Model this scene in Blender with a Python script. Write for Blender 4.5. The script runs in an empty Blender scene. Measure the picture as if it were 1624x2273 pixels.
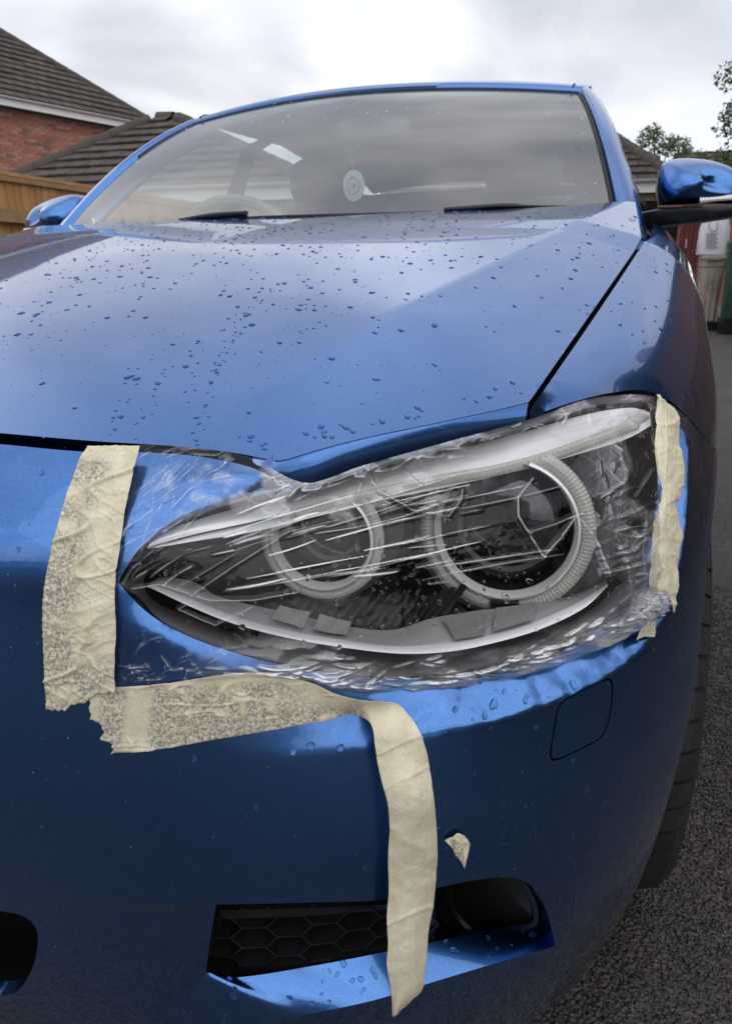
import bpy, bmesh, math, random
import numpy as np
from mathutils import Vector, Matrix
from mathutils.geometry import delaunay_2d_cdt

scene = bpy.context.scene
COL = scene.collection
R = math.radians
rng = np.random.default_rng(7)
random.seed(7)

# ------------------------------------------------------------------ camera, sky, sun, exposure
FPX, CX, CY = 1617.0, 812.0, 1136.5            # focal length and centre in a 1624 x 2273 picture
PITCH, YAW = R(18.376), R(-17.781)
CAM = np.array([0.7036, -0.3564, 0.8911])      # x: right, y: away (the car's nose is at y = 0), z: up
cam_data = bpy.data.cameras.new('camera')
cam = bpy.data.objects.new('camera', cam_data)
COL.objects.link(cam)
cam.location = CAM
cam.rotation_euler = (R(90) - PITCH, 0, -YAW)
cam_data.sensor_fit = 'VERTICAL'
cam_data.sensor_height = 36.0
cam_data.lens = FPX / 2273.0 * 36.0
cam_data.clip_start = 0.02
cam_data.clip_end = 2000.0
cam_data.dof.use_dof = True
cam_data.dof.focus_distance = 0.72
cam_data.dof.aperture_fstop = 14.0
scene.camera = cam

SUN_EL, SUN_ROT = R(50), R(146)
world = bpy.data.worlds.new('World')
scene.world = world
world.use_nodes = True
wn, wl = world.node_tree.nodes, world.node_tree.links
wn.clear()
w_out = wn.new('ShaderNodeOutputWorld')
w_bg = wn.new('ShaderNodeBackground')
w_bg.inputs['Strength'].default_value = 0.1
w_sky = wn.new('ShaderNodeTexSky')
w_sky.sky_type = 'NISHITA'
w_sky.sun_disc = False
w_sky.sun_elevation = SUN_EL
w_sky.sun_rotation = SUN_ROT
w_tc = wn.new('ShaderNodeTexCoord')
# flatten the direction onto a cloud deck: xy / (z + .12)
w_sep = wn.new('ShaderNodeSeparateXYZ')
w_max = wn.new('ShaderNodeMath'); w_max.operation = 'MAXIMUM'; w_max.inputs[1].default_value = 0.0
w_add = wn.new('ShaderNodeMath'); w_add.operation = 'ADD'; w_add.inputs[1].default_value = 0.50
w_dx = wn.new('ShaderNodeMath'); w_dx.operation = 'DIVIDE'
w_dy = wn.new('ShaderNodeMath'); w_dy.operation = 'DIVIDE'
w_com = wn.new('ShaderNodeCombineXYZ')
wl.new(w_tc.outputs['Generated'], w_sep.inputs[0])
wl.new(w_sep.outputs['Z'], w_max.inputs[0]); wl.new(w_max.outputs[0], w_add.inputs[0])
wl.new(w_sep.outputs['X'], w_dx.inputs[0]); wl.new(w_add.outputs[0], w_dx.inputs[1])
wl.new(w_sep.outputs['Y'], w_dy.inputs[0]); wl.new(w_add.outputs[0], w_dy.inputs[1])
wl.new(w_dx.outputs[0], w_com.inputs[0]); wl.new(w_dy.outputs[0], w_com.inputs[1])
w_n1 = wn.new('ShaderNodeTexNoise')
w_n1.inputs['Scale'].default_value = 2.6; w_n1.inputs['Detail'].default_value = 7.0
w_n1.inputs['Roughness'].default_value = 0.55; w_n1.inputs['Distortion'].default_value = 0.6
w_r1 = wn.new('ShaderNodeValToRGB')
w_r1.color_ramp.elements[0].position = 0.34; w_r1.color_ramp.elements[0].color = (7.2, 7.35, 7.95, 1)
w_r1.color_ramp.elements[1].position = 0.66; w_r1.color_ramp.elements[1].color = (10.4, 10.2, 10.0, 1)
e = w_r1.color_ramp.elements.new(0.52); e.color = (8.7, 8.75, 9.1, 1)
w_mix = wn.new('ShaderNodeMixRGB')
w_mix.inputs[0].default_value = 0.93
wl.new(w_com.outputs[0], w_n1.inputs['Vector'])
wl.new(w_n1.outputs['Fac'], w_r1.inputs[0])
w_n2 = wn.new('ShaderNodeTexNoise')
w_n2.inputs['Scale'].default_value = 1.25; w_n2.inputs['Detail'].default_value = 3.0; w_n2.inputs['Distortion'].default_value = 1.6
w_r2 = wn.new('ShaderNodeValToRGB')
w_r2.color_ramp.elements[0].position = 0.40; w_r2.color_ramp.elements[0].color = (0.66, 0.68, 0.73, 1)
w_r2.color_ramp.elements[1].position = 0.62; w_r2.color_ramp.elements[1].color = (1.14, 1.14, 1.13, 1)
w_mul = wn.new('ShaderNodeMixRGB'); w_mul.blend_type = 'MULTIPLY'; w_mul.inputs[0].default_value = 1.0
wl.new(w_com.outputs[0], w_n2.inputs['Vector']); wl.new(w_n2.outputs['Fac'], w_r2.inputs[0])
wl.new(w_r1.outputs[0], w_mul.inputs[1]); wl.new(w_r2.outputs[0], w_mul.inputs[2])
wl.new(w_sky.outputs[0], w_mix.inputs[1]); wl.new(w_mul.outputs[0], w_mix.inputs[2])
wl.new(w_mix.outputs[0], w_bg.inputs['Color'])
wl.new(w_bg.outputs[0], w_out.inputs[0])

sun_data = bpy.data.lights.new('sun', 'SUN')
sun_data.energy = 0.7
sun_data.angle = R(90)
sun_data.color = (1.0, 0.97, 0.93)
sun = bpy.data.objects.new('sun', sun_data)
COL.objects.link(sun)
# from behind and right of the camera, high, through cloud
sun_dir = Vector((math.sin(SUN_ROT) * math.cos(SUN_EL), math.cos(SUN_ROT) * math.cos(SUN_EL), math.sin(SUN_EL)))
sun.rotation_euler = sun_dir.to_track_quat('Z', 'Y').to_euler()
sun.location = sun_dir * 30

scene.view_settings.view_transform = 'Standard'
scene.view_settings.look = 'None'
scene.view_settings.exposure = 0.34
scene.view_settings.gamma = 1.0
scene.cycles.max_bounces = 14
scene.cycles.transparent_max_bounces = 24
scene.cycles.glossy_bounces = 6
scene.cycles.transmission_bounces = 10
scene.cycles.use_denoising = True

# ------------------------------------------------------------------ helpers: camera rays, curves, noise
FW = np.array([math.cos(PITCH) * math.sin(YAW), math.cos(PITCH) * math.cos(YAW), -math.sin(PITCH)])
RT = np.array([math.cos(YAW), -math.sin(YAW), 0.0])
UP = np.cross(RT, FW)

def ray(px, py):
    return FW + RT * (px - CX) / FPX - UP * (py - CY) / FPX

def project(p):
    d = np.asarray(p) - CAM
    z = d @ FW
    z = np.where(np.abs(z) < 1e-6, 1e-6, z)
    return np.stack([CX + FPX * (d @ RT) / z, CY - FPX * (d @ UP) / z], -1), z

def at_y(px, py, y):
    d = ray(px, py); return CAM + d * (y - CAM[1]) / d[1]

def at_x(px, py, x):
    d = ray(px, py); return CAM + d * (x - CAM[0]) / d[0]

def at_z(px, py, z):
    d = ray(px, py); return CAM + d * (z - CAM[2]) / d[2]

def on_plane(px, py, p0, n):
    d = ray(px, py)
    return CAM + d * (np.dot(np.asarray(p0) - CAM, n) / np.dot(d, n))

def smooth_line(pts, n=None, step=None, straight=False):
    """resample a polyline (Catmull-Rom unless straight) by arc length; works in any dimension"""
    p = np.asarray(pts, float)
    if len(p) > 2 and not straight:
        q = np.vstack([2 * p[0] - p[1], p, 2 * p[-1] - p[-2]])
        out = []
        for i in range(1, len(q) - 2):
            t = np.linspace(0, 1, 24, endpoint=False)[:, None]
            a, b, c, d = q[i - 1], q[i], q[i + 1], q[i + 2]
            la, lb, lc = [max(np.linalg.norm(y - x), 1e-9) for x, y in ((a, b), (b, c), (c, d))]
            m1 = (c - a) / (la + lb) * lb
            m2 = (d - b) / (lb + lc) * lb
            h00 = 2 * t**3 - 3 * t**2 + 1; h10 = t**3 - 2 * t**2 + t
            h01 = -2 * t**3 + 3 * t**2; h11 = t**3 - t**2
            out.append(h00 * b + h10 * m1 + h01 * c + h11 * m2)
        p = np.vstack(out + [q[-2][None]])
    s = np.concatenate([[0], np.cumsum(np.linalg.norm(np.diff(p, axis=0), axis=1))])
    if n is None:
        n = max(2, int(round(s[-1] / step)) + 1)
    t = np.linspace(0, s[-1], n)
    return np.stack([np.interp(t, s, p[:, k]) for k in range(p.shape[1])], 1)

_TAB = np.random.default_rng(99).random((256, 256))

def lowpass(pts, k=12, n=160):
    """a fair curve through roughly picked points (ends kept)"""
    p = smooth_line(pts, n=n)
    w = np.exp(-0.5 * (np.arange(-3 * k, 3 * k + 1) / k) ** 2); w /= w.sum()
    q = np.vstack([2 * p[0] - p[3 * k:0:-1], p, 2 * p[-1] - p[-2:-3 * k - 2:-1]])
    out = np.stack([np.convolve(q[:, c], w, 'valid') for c in range(p.shape[1])], 1)
    out[0], out[-1] = p[0], p[-1]
    return out

def vnoise(x, y, seed=0):
    x = np.asarray(x, float) + seed * 17.31; y = np.asarray(y, float) + seed * 7.77
    xi = np.floor(x).astype(int); yi = np.floor(y).astype(int)
    fx = x - xi; fy = y - yi
    fx = fx * fx * fx * (fx * (fx * 6 - 15) + 10); fy = fy * fy * fy * (fy * (fy * 6 - 15) + 10)
    a = _TAB[xi & 255, yi & 255]; b = _TAB[(xi + 1) & 255, yi & 255]
    c = _TAB[xi & 255, (yi + 1) & 255]; d = _TAB[(xi + 1) & 255, (yi + 1) & 255]
    return (a * (1 - fx) + b * fx) * (1 - fy) + (c * (1 - fx) + d * fx) * fy

def fbm(x, y, oct=4, seed=0):
    s = 0; a = 0.5; t = 0
    for i in range(oct):
        s = s + a * vnoise(x * 2**i, y * 2**i, seed + i); t += a; a *= 0.5
    return s / t

def ridge(x, y, seed=0):
    """sharp crests: 1 on the zero line of a noise, falling away on both sides"""
    return 1 - np.abs(2 * vnoise(x, y, seed) - 1)

def sstep(a, b, x):
    t = np.clip((x - a) / (b - a), 0, 1); return t * t * (3 - 2 * t)

# ------------------------------------------------------------------ helpers: objects
ROOTS = {}

def tag(o, label=None, cat=None, group=None, kind=None):
    if label: o['label'] = label
    if cat: o['category'] = cat
    if group: o['group'] = group
    if kind: o['kind'] = kind
    return o

def empty(name, loc=(0, 0, 0), label=None, cat=None, group=None):
    o = bpy.data.objects.new(name, None)
    COL.objects.link(o)
    o.location = loc
    o.empty_display_size = 0.2
    return tag(o, label, cat, group)

def origin_of(o):
    m = Matrix.Identity(4)
    while o is not None:
        m = o.matrix_basis @ m
        o = o.parent
    return m

def link(name, me, mat, parent=None):
    o = bpy.data.objects.new(name, me)
    COL.objects.link(o)
    if mat is not None and not me.materials:
        me.materials.append(mat)
    if parent is not None:
        o.parent = parent
        if parent.type == 'EMPTY':
            o.location = -Vector(origin_of(parent).translation)
    return o

def raw_mesh(name, verts, faces, smooth=True, sharp=None):
    me = bpy.data.meshes.new(name)
    v = np.asarray(verts, float)
    me.from_pydata(v.tolist() if len(v) < 4000 else v.tolist(), [], [tuple(int(i) for i in f) for f in faces])
    me.validate()
    if smooth:
        me.polygons.foreach_set('use_smooth', np.ones(len(me.polygons), bool))
        if sharp is not None:
            me.set_sharp_from_angle(angle=R(sharp))
    me.update()
    return me

def mesh(name, verts, faces, mat, parent=None, smooth=True, sharp=None):
    return link(name, raw_mesh(name, verts, faces, smooth, sharp), mat, parent)

def add_attr(o, name, values):
    a = o.data.attributes.new(name, 'FLOAT', 'POINT')
    a.data.foreach_set('value', np.asarray(values, np.float32))

class MB:
    """collects pieces that become one mesh"""
    def __init__(self): self.v = []; self.f = []; self.n = 0
    def add(self, verts, faces):
        verts = np.asarray(verts, float)
        self.v.append(verts)
        self.f += [tuple(int(i) + self.n for i in f) for f in faces]
        self.n += len(verts)
        return self
    def box(self, c, size, rz=0.0, axes=None):
        c = np.asarray(c, float); h = np.asarray(size, float) / 2
        s = np.array([[x, y, z] for x in (-1, 1) for y in (-1, 1) for z in (-1, 1)], float) * h
        if axes is not None:
            s = s @ np.asarray(axes)
        elif rz:
            k, q = math.cos(rz), math.sin(rz)
            s = s @ np.array([[k, q, 0], [-q, k, 0], [0, 0, 1]])
        return self.add(s + c, [(0, 1, 3, 2), (4, 6, 7, 5), (0, 4, 5, 1), (2, 3, 7, 6), (0, 2, 6, 4), (1, 5, 7, 3)])
    def tube(self, path, rad, seg=10, caps=True, flat=1.0, closed=False):
        v, f = tube_geo(path, rad, seg, caps, flat, closed)
        return self.add(v, f)
    def grid(self, g, closed_u=False):
        g = np.asarray(g, float); a, b = g.shape[:2]
        f = []
        for i in range(a if closed_u else a - 1):
            for j in range(b - 1):
                i2 = (i + 1) % a
                f.append((i * b + j, i2 * b + j, i2 * b + j + 1, i * b + j + 1))
        return self.add(g.reshape(-1, 3), f)
    def build(self, name, mat, parent=None, smooth=True, sharp=35):
        return mesh(name, np.vstack(self.v), self.f, mat, parent, smooth, sharp)

def tube_geo(path, rad, seg=10, caps=True, flat=1.0, closed=False):
    p = np.asarray(path, float); n = len(p)
    rad = np.broadcast_to(np.asarray(rad, float), (n,))
    if closed:
        t = np.roll(p, -1, 0) - np.roll(p, 1, 0)
    else:
        t = np.gradient(p, axis=0)
    t /= np.linalg.norm(t, axis=1)[:, None] + 1e-12
    ref = np.array([0, 0, 1.0]) if abs(t[0][2]) < 0.9 else np.array([1.0, 0, 0])
    a = np.cross(t[0], ref); a /= np.linalg.norm(a)
    V = []
    for i in range(n):
        a = a - t[i] * np.dot(a, t[i]); a /= np.linalg.norm(a) + 1e-12
        b = np.cross(t[i], a)
        for k in range(seg):
            w = 2 * math.pi * k / seg
            V.append(p[i] + rad[i] * (math.cos(w) * a + flat * math.sin(w) * b))
    F = []
    for i in range(n if closed else n - 1):
        for k in range(seg):
            k2 = (k + 1) % seg; i2 = (i + 1) % n
            F.append((i * seg + k, i * seg + k2, i2 * seg + k2, i2 * seg + k))
    if caps and not closed:
        F.append(tuple(range(seg - 1, -1, -1)))
        F.append(tuple((n - 1) * seg + k for k in range(seg)))
    return np.array(V), F

def lathe_geo(profile, c, axis, seg=48, ang=None):
    """profile: (r, h) pairs; revolve round axis through c (h along axis)"""
    axis = np.asarray(axis, float); axis /= np.linalg.norm(axis)
    ref = np.array([0, 0, 1.0]) if abs(axis[2]) < 0.9 else np.array([1.0, 0, 0])
    a = np.cross(ref, axis); a /= np.linalg.norm(a)
    b = np.cross(axis, a)
    V = []
    for k in range(seg):
        w = 2 * math.pi * k / seg
        for r, h in profile:
            V.append(np.asarray(c) + axis * h + r * (math.cos(w) * a + math.sin(w) * b))
    m = len(profile)
    F = []
    for k in range(seg):
        k2 = (k + 1) % seg
        for j in range(m - 1):
            F.append((k * m + j, k2 * m + j, k2 * m + j + 1, k * m + j + 1))
    return np.array(V), F

def grid_faces(a, b):
    i, j = np.meshgrid(np.arange(a - 1), np.arange(b - 1), indexing='ij')
    k = (i * b + j).ravel()
    return np.stack([k, k + b, k + b + 1, k + 1], 1)

# ------------------------------------------------------------------ helpers: curved body surfaces
class Surf:
    """a curved surface f(u, v) in the car's space; out = +1/-1 picks the outward side of its normal"""
    def __init__(self, f, ur, vr, out=1, n=110):
        self.f, self.out = f, out
        uu, vv = np.meshgrid(np.linspace(*ur, n), np.linspace(*vr, n), indexing='ij')
        self.guv = np.stack([uu.ravel(), vv.ravel()], 1)
        self.ur, self.vr = ur, vr
        self.gpx, self.gz = project(self.pos(self.guv))
        nn = self.nrm(self.guv)
        self.front = ((CAM - self.pos(self.guv)) * nn).sum(1) > 0
    def pos(self, uv):
        uv = np.asarray(uv, float); return self.f(uv[..., 0], uv[..., 1])
    def nrm(self, uv):
        uv = np.asarray(uv, float); h = 1e-4
        a = self.f(uv[..., 0] + h, uv[..., 1]) - self.f(uv[..., 0] - h, uv[..., 1])
        b = self.f(uv[..., 0], uv[..., 1] + h) - self.f(uv[..., 0], uv[..., 1] - h)
        n = np.cross(a, b) * self.out
        return n / (np.linalg.norm(n, axis=-1, keepdims=True) + 1e-12)
    def at(self, uv, d=0.0):
        """point d metres INSIDE the surface"""
        d = np.asarray(d, float)
        return self.pos(uv) - self.nrm(uv) * (d[..., None] if d.ndim else d)
    def uv(self, px, d=0.0):
        """parameters of the point (d inside) that a ray of the picture meets"""
        px = np.atleast_2d(np.asarray(px, float))
        d = np.broadcast_to(np.asarray(d, float), (len(px),))
        out = np.zeros((len(px), 2))
        for i, p in enumerate(px):
            e = ((self.gpx - p) ** 2).sum(1) + np.where(self.front, 0, 1e5)
            out[i] = self.guv[np.argmin(e)]
        lo = np.array([self.ur[0], self.vr[0]]) - 0.15; hi = np.array([self.ur[1], self.vr[1]]) + 0.15
        for it in range(12):
            e = project(self.at(out, d))[0] - px
            h = 2e-4
            ju = (project(self.at(out + [h, 0], d))[0] - px - e) / h
            jv = (project(self.at(out + [0, h], d))[0] - px - e) / h
            a, b, c, dd = ju[:, 0], jv[:, 0], ju[:, 1], jv[:, 1]
            # damped least squares (rays that just miss end on the silhouette)
            A11 = a * a + c * c; A12 = a * b + c * dd; A22 = b * b + dd * dd
            lam = 1e-3 * (A11 + A22)
            A11 = A11 + lam; A22 = A22 + lam
            g1 = a * e[:, 0] + c * e[:, 1]; g2 = b * e[:, 0] + dd * e[:, 1]
            det = A11 * A22 - A12 * A12
            st = np.stack([-(A22 * g1 - A12 * g2) / det, -(-A12 * g1 + A11 * g2) / det], 1)
            out = np.clip(out + np.clip(st, -0.08, 0.08), lo, hi)
        return out
    def line(self, px, d=0.0, n=None, step=None, straight=False):
        """picture polyline -> smooth resampled parameters"""
        p = smooth_line(px, n=120, straight=straight)
        dd = d if np.ndim(d) == 0 else np.interp(np.linspace(0, 1, 120), np.linspace(0, 1, len(d)), d)
        u = self.uv(p, dd)
        if n is None and step is None: return u
        w = np.column_stack([u, np.broadcast_to(dd, (120,))])
        s = np.concatenate([[0], np.cumsum(np.linalg.norm(np.diff(self.pos(u), axis=0), axis=1))])
        m = n or max(2, int(round(s[-1] / step)) + 1)
        t = np.linspace(0, s[-1], m)
        return np.stack([np.interp(t, s, w[:, k]) for k in range(3)], 1)   # u, v, d

def beside(line, dist, sc):
    """free mesh lines that run along a fold, so that the mesh meets it evenly"""
    q = line[:, :2] * np.asarray(sc)
    t = np.gradient(q, axis=0); t /= np.linalg.norm(t, axis=1)[:, None] + 1e-12
    n = np.stack([-t[:, 1], t[:, 0]], 1)
    out = []
    for d in dist:
        m = (q + n * d) / np.asarray(sc)
        out.append(np.column_stack([m, np.full(len(m), np.nan)]))
    return out

def inside(poly, pts):
    x, y = pts[:, 0], pts[:, 1]
    r = np.zeros(len(pts), bool)
    q = np.roll(poly, -1, 0)
    for (x1, y1), (x2, y2) in zip(poly, q):
        if y1 == y2: continue
        c = ((y1 > y) != (y2 > y)) & (x < (x2 - x1) * (y - y1) / (y2 - y1) + x1)
        r ^= c
    return r

def solve_membrane(n, edges, fixed, val, iters=700):
    """harmonic interpolation of val from the fixed vertices over the edge graph (conjugate gradients)"""
    x = np.where(fixed, val, 0.0)
    i, j = edges[:, 0], edges[:, 1]
    free = ~fixed
    def L(z):
        d = z[i] - z[j]
        return np.bincount(i, d, n) - np.bincount(j, d, n)
    r = np.where(free, -L(x), 0.0); p = r.copy(); rs = r @ r
    for _ in range(iters):
        if rs < 1e-16: break
        Ap = np.where(free, L(p), 0.0)
        a = rs / (p @ Ap + 1e-30)
        x += a * p; r -= a * Ap
        rn = r @ r
        p = r + rn / rs * p; rs = rn
    return x

def panel(surf, outline, holes=(), lines=(), step=0.008, sc=(1, 1), flange=0.012, soft=0):
    """a body panel over surf. outline, holes, lines: arrays (u, v, d); d is interpolated between them.
    Returns verts, faces."""
    sc = np.asarray(sc, float)
    loops = [np.asarray(outline, float)] + [np.asarray(h, float) for h in holes]
    pts, ds, edges = [], [], []
    base = 0
    for k, lp in enumerate(loops + [np.asarray(l, float) for l in lines]):
        m = len(lp)
        pts.append(lp[:, :2] * sc); ds.append(lp[:, 2])
        edges += [(base + a, base + a + 1) for a in range(m - 1)]
        if k < len(loops): edges.append((base + m - 1, base))
        base += m
    con = np.vstack(pts); cd = np.concatenate(ds)
    lo, hi = loops[0][:, :2].min(0) * sc, loops[0][:, :2].max(0) * sc
    gx, gy = np.meshgrid(np.arange(lo[0], hi[0], step), np.arange(lo[1], hi[1], step * 0.87), indexing='ij')
    gx = gx + (np.arange(gx.shape[1])[None, :] % 2) * step / 2
    g = np.stack([gx.ravel(), gy.ravel()], 1)
    keep = inside(loops[0][:, :2] * sc, g)
    for h in loops[1:]: keep &= ~inside(h[:, :2] * sc, g)
    g = g[keep]
    # drop grid points close to constraint points
    far = np.ones(len(g), bool)
    for a in range(0, len(g), 2000):
        dmin = ((g[a:a + 2000, None, :] - con[None]) ** 2).sum(2).min(1)
        far[a:a + 2000] = dmin > (0.55 * step) ** 2
    g = g[far]
    allp = np.vstack([con, g])
    vo, eo, fo, ov, oe, of = delaunay_2d_cdt([Vector(p) for p in allp], edges, [], 0, 1e-7)
    vo = np.array([(v.x, v.y) for v in vo])
    fo = np.array([f for f in fo if len(f) == 3])
    cen = vo[fo].mean(1)
    k = inside(loops[0][:, :2] * sc, cen)
    for h in loops[1:]: k &= ~inside(h[:, :2] * sc, cen)
    fo = fo[k]
    n = len(vo)
    fixed = np.zeros(n, bool); val = np.zeros(n); cnt = np.zeros(n)
    for i, src in enumerate(ov):
        for s in src:
            if s < len(con):
                if not np.isnan(cd[s]): fixed[i] = True; val[i] += cd[s]; cnt[i] += 1
    val = np.where(cnt > 0, val / np.maximum(cnt, 1), 0)
    ed = np.unique(np.sort(np.vstack([fo[:, [0, 1]], fo[:, [1, 2]], fo[:, [2, 0]]]), 1), axis=0)
    used = np.zeros(n, bool); used[fo.ravel()] = True
    fixed2 = fixed | ~used
    d = solve_membrane(n, ed, fixed2, val)
    if soft:                                      # round the folds a little
        bnd = np.zeros(n, bool)
        e3 = np.sort(np.vstack([fo[:, [0, 1]], fo[:, [1, 2]], fo[:, [2, 0]]]), 1)
        uq, c2 = np.unique(e3, axis=0, return_counts=True)
        bnd[uq[c2 == 1].ravel()] = True
        deg = np.bincount(ed.ravel(), minlength=n)
        for _ in range(soft):
            sm = (np.bincount(ed[:, 0], d[ed[:, 1]], n) + np.bincount(ed[:, 1], d[ed[:, 0]], n)) / np.maximum(deg, 1)
            d = np.where(bnd | ~used, d, 0.5 * d + 0.5 * sm)
    uv = vo / sc
    idx = np.where(used)[0]; remap = -np.ones(n, int); remap[idx] = np.arange(len(idx))
    P = surf.at(uv[idx], d[idx]); N = surf.nrm(uv[idx]); F = remap[fo]
    # orient the faces outward
    fn = np.cross(P[F[:, 1]] - P[F[:, 0]], P[F[:, 2]] - P[F[:, 0]])
    flip = (fn * N[F[:, 0]]).sum(1) < 0
    F[flip] = F[flip][:, ::-1]
    faces = F.tolist()
    if flange:
        e3 = np.vstack([F[:, [0, 1]], F[:, [1, 2]], F[:, [2, 0]]])
        uq, inv, c2 = np.unique(np.sort(e3, 1), axis=0, return_inverse=True, return_counts=True)
        be = e3[c2[inv.ravel()] == 1]
        bv = np.unique(be)
        m = -np.ones(len(P), int); m[bv] = len(P) + np.arange(len(bv))
        m2 = -np.ones(len(P), int); m2[bv] = len(P) + len(bv) + np.arange(len(bv))
        # a small rounded return, then the flange
        P = np.vstack([P, P[bv] - N[bv] * flange])
        faces += [(int(b), int(a), int(m[a]), int(m[b])) for a, b in be]
    return P, faces
# ------------------------------------------------------------------ materials
def new_mat(name):
    m = bpy.data.materials.new(name); m.use_nodes = True
    nt = m.node_tree
    return m, nt, nt.nodes, nt.links, nt.nodes['Principled BSDF']

def simple(name, col, rough=0.5, metal=0.0, coat=0.0, spec=0.5, noise=0.0, nscale=20.0, bump=0.0, bscale=200.0, bdist=0.002, tint=None):
    m, nt, N, L, b = new_mat(name)
    b.inputs['Base Color'].default_value = (*col, 1)
    b.inputs['Roughness'].default_value = rough
    b.inputs['Metallic'].default_value = metal
    b.inputs['Coat Weight'].default_value = coat
    b.inputs['Coat Roughness'].default_value = 0.04
    b.inputs['Specular IOR Level'].default_value = spec
    tc = N.new('ShaderNodeTexCoord')
    if noise:
        t = N.new('ShaderNodeTexNoise'); t.inputs['Scale'].default_value = nscale; t.inputs['Detail'].default_value = 6
        L.new(tc.outputs['Object'], t.inputs['Vector'])
        r = N.new('ShaderNodeValToRGB')
        a = tint or [c * 0.6 for c in col]
        r.color_ramp.elements[0].position = 0.5 - 0.5 * noise * 0.5; r.color_ramp.elements[0].color = (*a, 1)
        r.color_ramp.elements[1].position = 0.5 + 0.5 * noise * 0.5; r.color_ramp.elements[1].color = (*col, 1)
        L.new(t.outputs['Fac'], r.inputs[0]); L.new(r.outputs[0], b.inputs['Base Color'])
    if bump:
        t2 = N.new('ShaderNodeTexNoise'); t2.inputs['Scale'].default_value = bscale; t2.inputs['Detail'].default_value = 4
        L.new(tc.outputs['Object'], t2.inputs['Vector'])
        bp = N.new('ShaderNodeBump'); bp.inputs['Strength'].default_value = bump; bp.inputs['Distance'].default_value = bdist
        L.new(t2.outputs['Fac'], bp.inputs['Height']); L.new(bp.outputs[0], b.inputs['Normal'])
    return m

def paint_mat():
    m, nt, N, L, b = new_mat('blue_metallic_paint')
    b.inputs['Metallic'].default_value = 1.0
    b.inputs['Roughness'].default_value = 0.25
    b.inputs['Coat Weight'].default_value = 1.0
    b.inputs['Coat Roughness'].default_value = 0.015
    b.inputs['Coat IOR'].default_value = 1.55
    tc = N.new('ShaderNodeTexCoord')
    # metal flake: tiny cells that lean this way and that
    v = N.new('ShaderNodeTexVoronoi'); v.inputs['Scale'].default_value = 1600
    L.new(tc.outputs['Object'], v.inputs['Vector'])
    mx = N.new('ShaderNodeMixRGB'); mx.inputs[1].default_value = (0.030, 0.135, 0.41, 1); mx.inputs[2].default_value = (0.062, 0.205, 0.53, 1)
    sp = N.new('ShaderNodeSeparateXYZ'); L.new(v.outputs['Color'], sp.inputs[0])
    L.new(sp.outputs[0], mx.inputs[0])
    # faint film of dust and dried water
    n1 = N.new('ShaderNodeTexNoise'); n1.inputs['Scale'].default_value = 9; n1.inputs['Detail'].default_value = 8; n1.inputs['Roughness'].default_value = 0.7
    L.new(tc.outputs['Object'], n1.inputs['Vector'])
    r = N.new('ShaderNodeMapRange'); r.inputs[1].default_value = 0.4; r.inputs[2].default_value = 0.8; r.inputs[3].default_value = 0.012; r.inputs[4].default_value = 0.05
    L.new(n1.outputs['Fac'], r.inputs[0]); L.new(r.outputs[0], b.inputs['Coat Roughness'])
    # sparse specks of road dirt
    v2 = N.new('ShaderNodeTexVoronoi'); v2.inputs['Scale'].default_value = 95
    L.new(tc.outputs['Object'], v2.inputs['Vector'])
    s2 = N.new('ShaderNodeSeparateXYZ'); L.new(v2.outputs['Color'], s2.inputs[0])
    th = N.new('ShaderNodeMath'); th.operation = 'LESS_THAN'; th.inputs[1].default_value = 0.055; L.new(v2.outputs['Distance'], th.inputs[0])
    rr = N.new('ShaderNodeMath'); rr.operation = 'GREATER_THAN'; rr.inputs[1].default_value = 0.86; L.new(s2.outputs[0], rr.inputs[0])
    ml = N.new('ShaderNodeMath'); ml.operation = 'MULTIPLY'; L.new(th.outputs[0], ml.inputs[0]); L.new(rr.outputs[0], ml.inputs[1])
    m3 = N.new('ShaderNodeMixRGB'); m3.inputs[2].default_value = (0.30, 0.29, 0.27, 1)
    L.new(ml.outputs[0], m3.inputs[0]); L.new(mx.outputs[0], m3.inputs[1])
    iv = N.new('ShaderNodeMath'); iv.operation = 'SUBTRACT'; iv.inputs[0].default_value = 1; L.new(ml.outputs[0], iv.inputs[1])
    L.new(iv.outputs[0], b.inputs['Metallic']); L.new(iv.outputs[0], b.inputs['Coat Weight'])
    L.new(m3.outputs[0], b.inputs['Base Color'])
    # very slight orange peel in the lacquer
    n2 = N.new('ShaderNodeTexNoise'); n2.inputs['Scale'].default_value = 260; n2.inputs['Detail'].default_value = 1
    L.new(tc.outputs['Object'], n2.inputs['Vector'])
    bp = N.new('ShaderNodeBump'); bp.inputs['Strength'].default_value = 0.025; bp.inputs['Distance'].default_value = 0.0006
    L.new(n2.outputs['Fac'], bp.inputs['Height']); L.new(bp.outputs[0], b.inputs['Coat Normal'])
    return m

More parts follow.
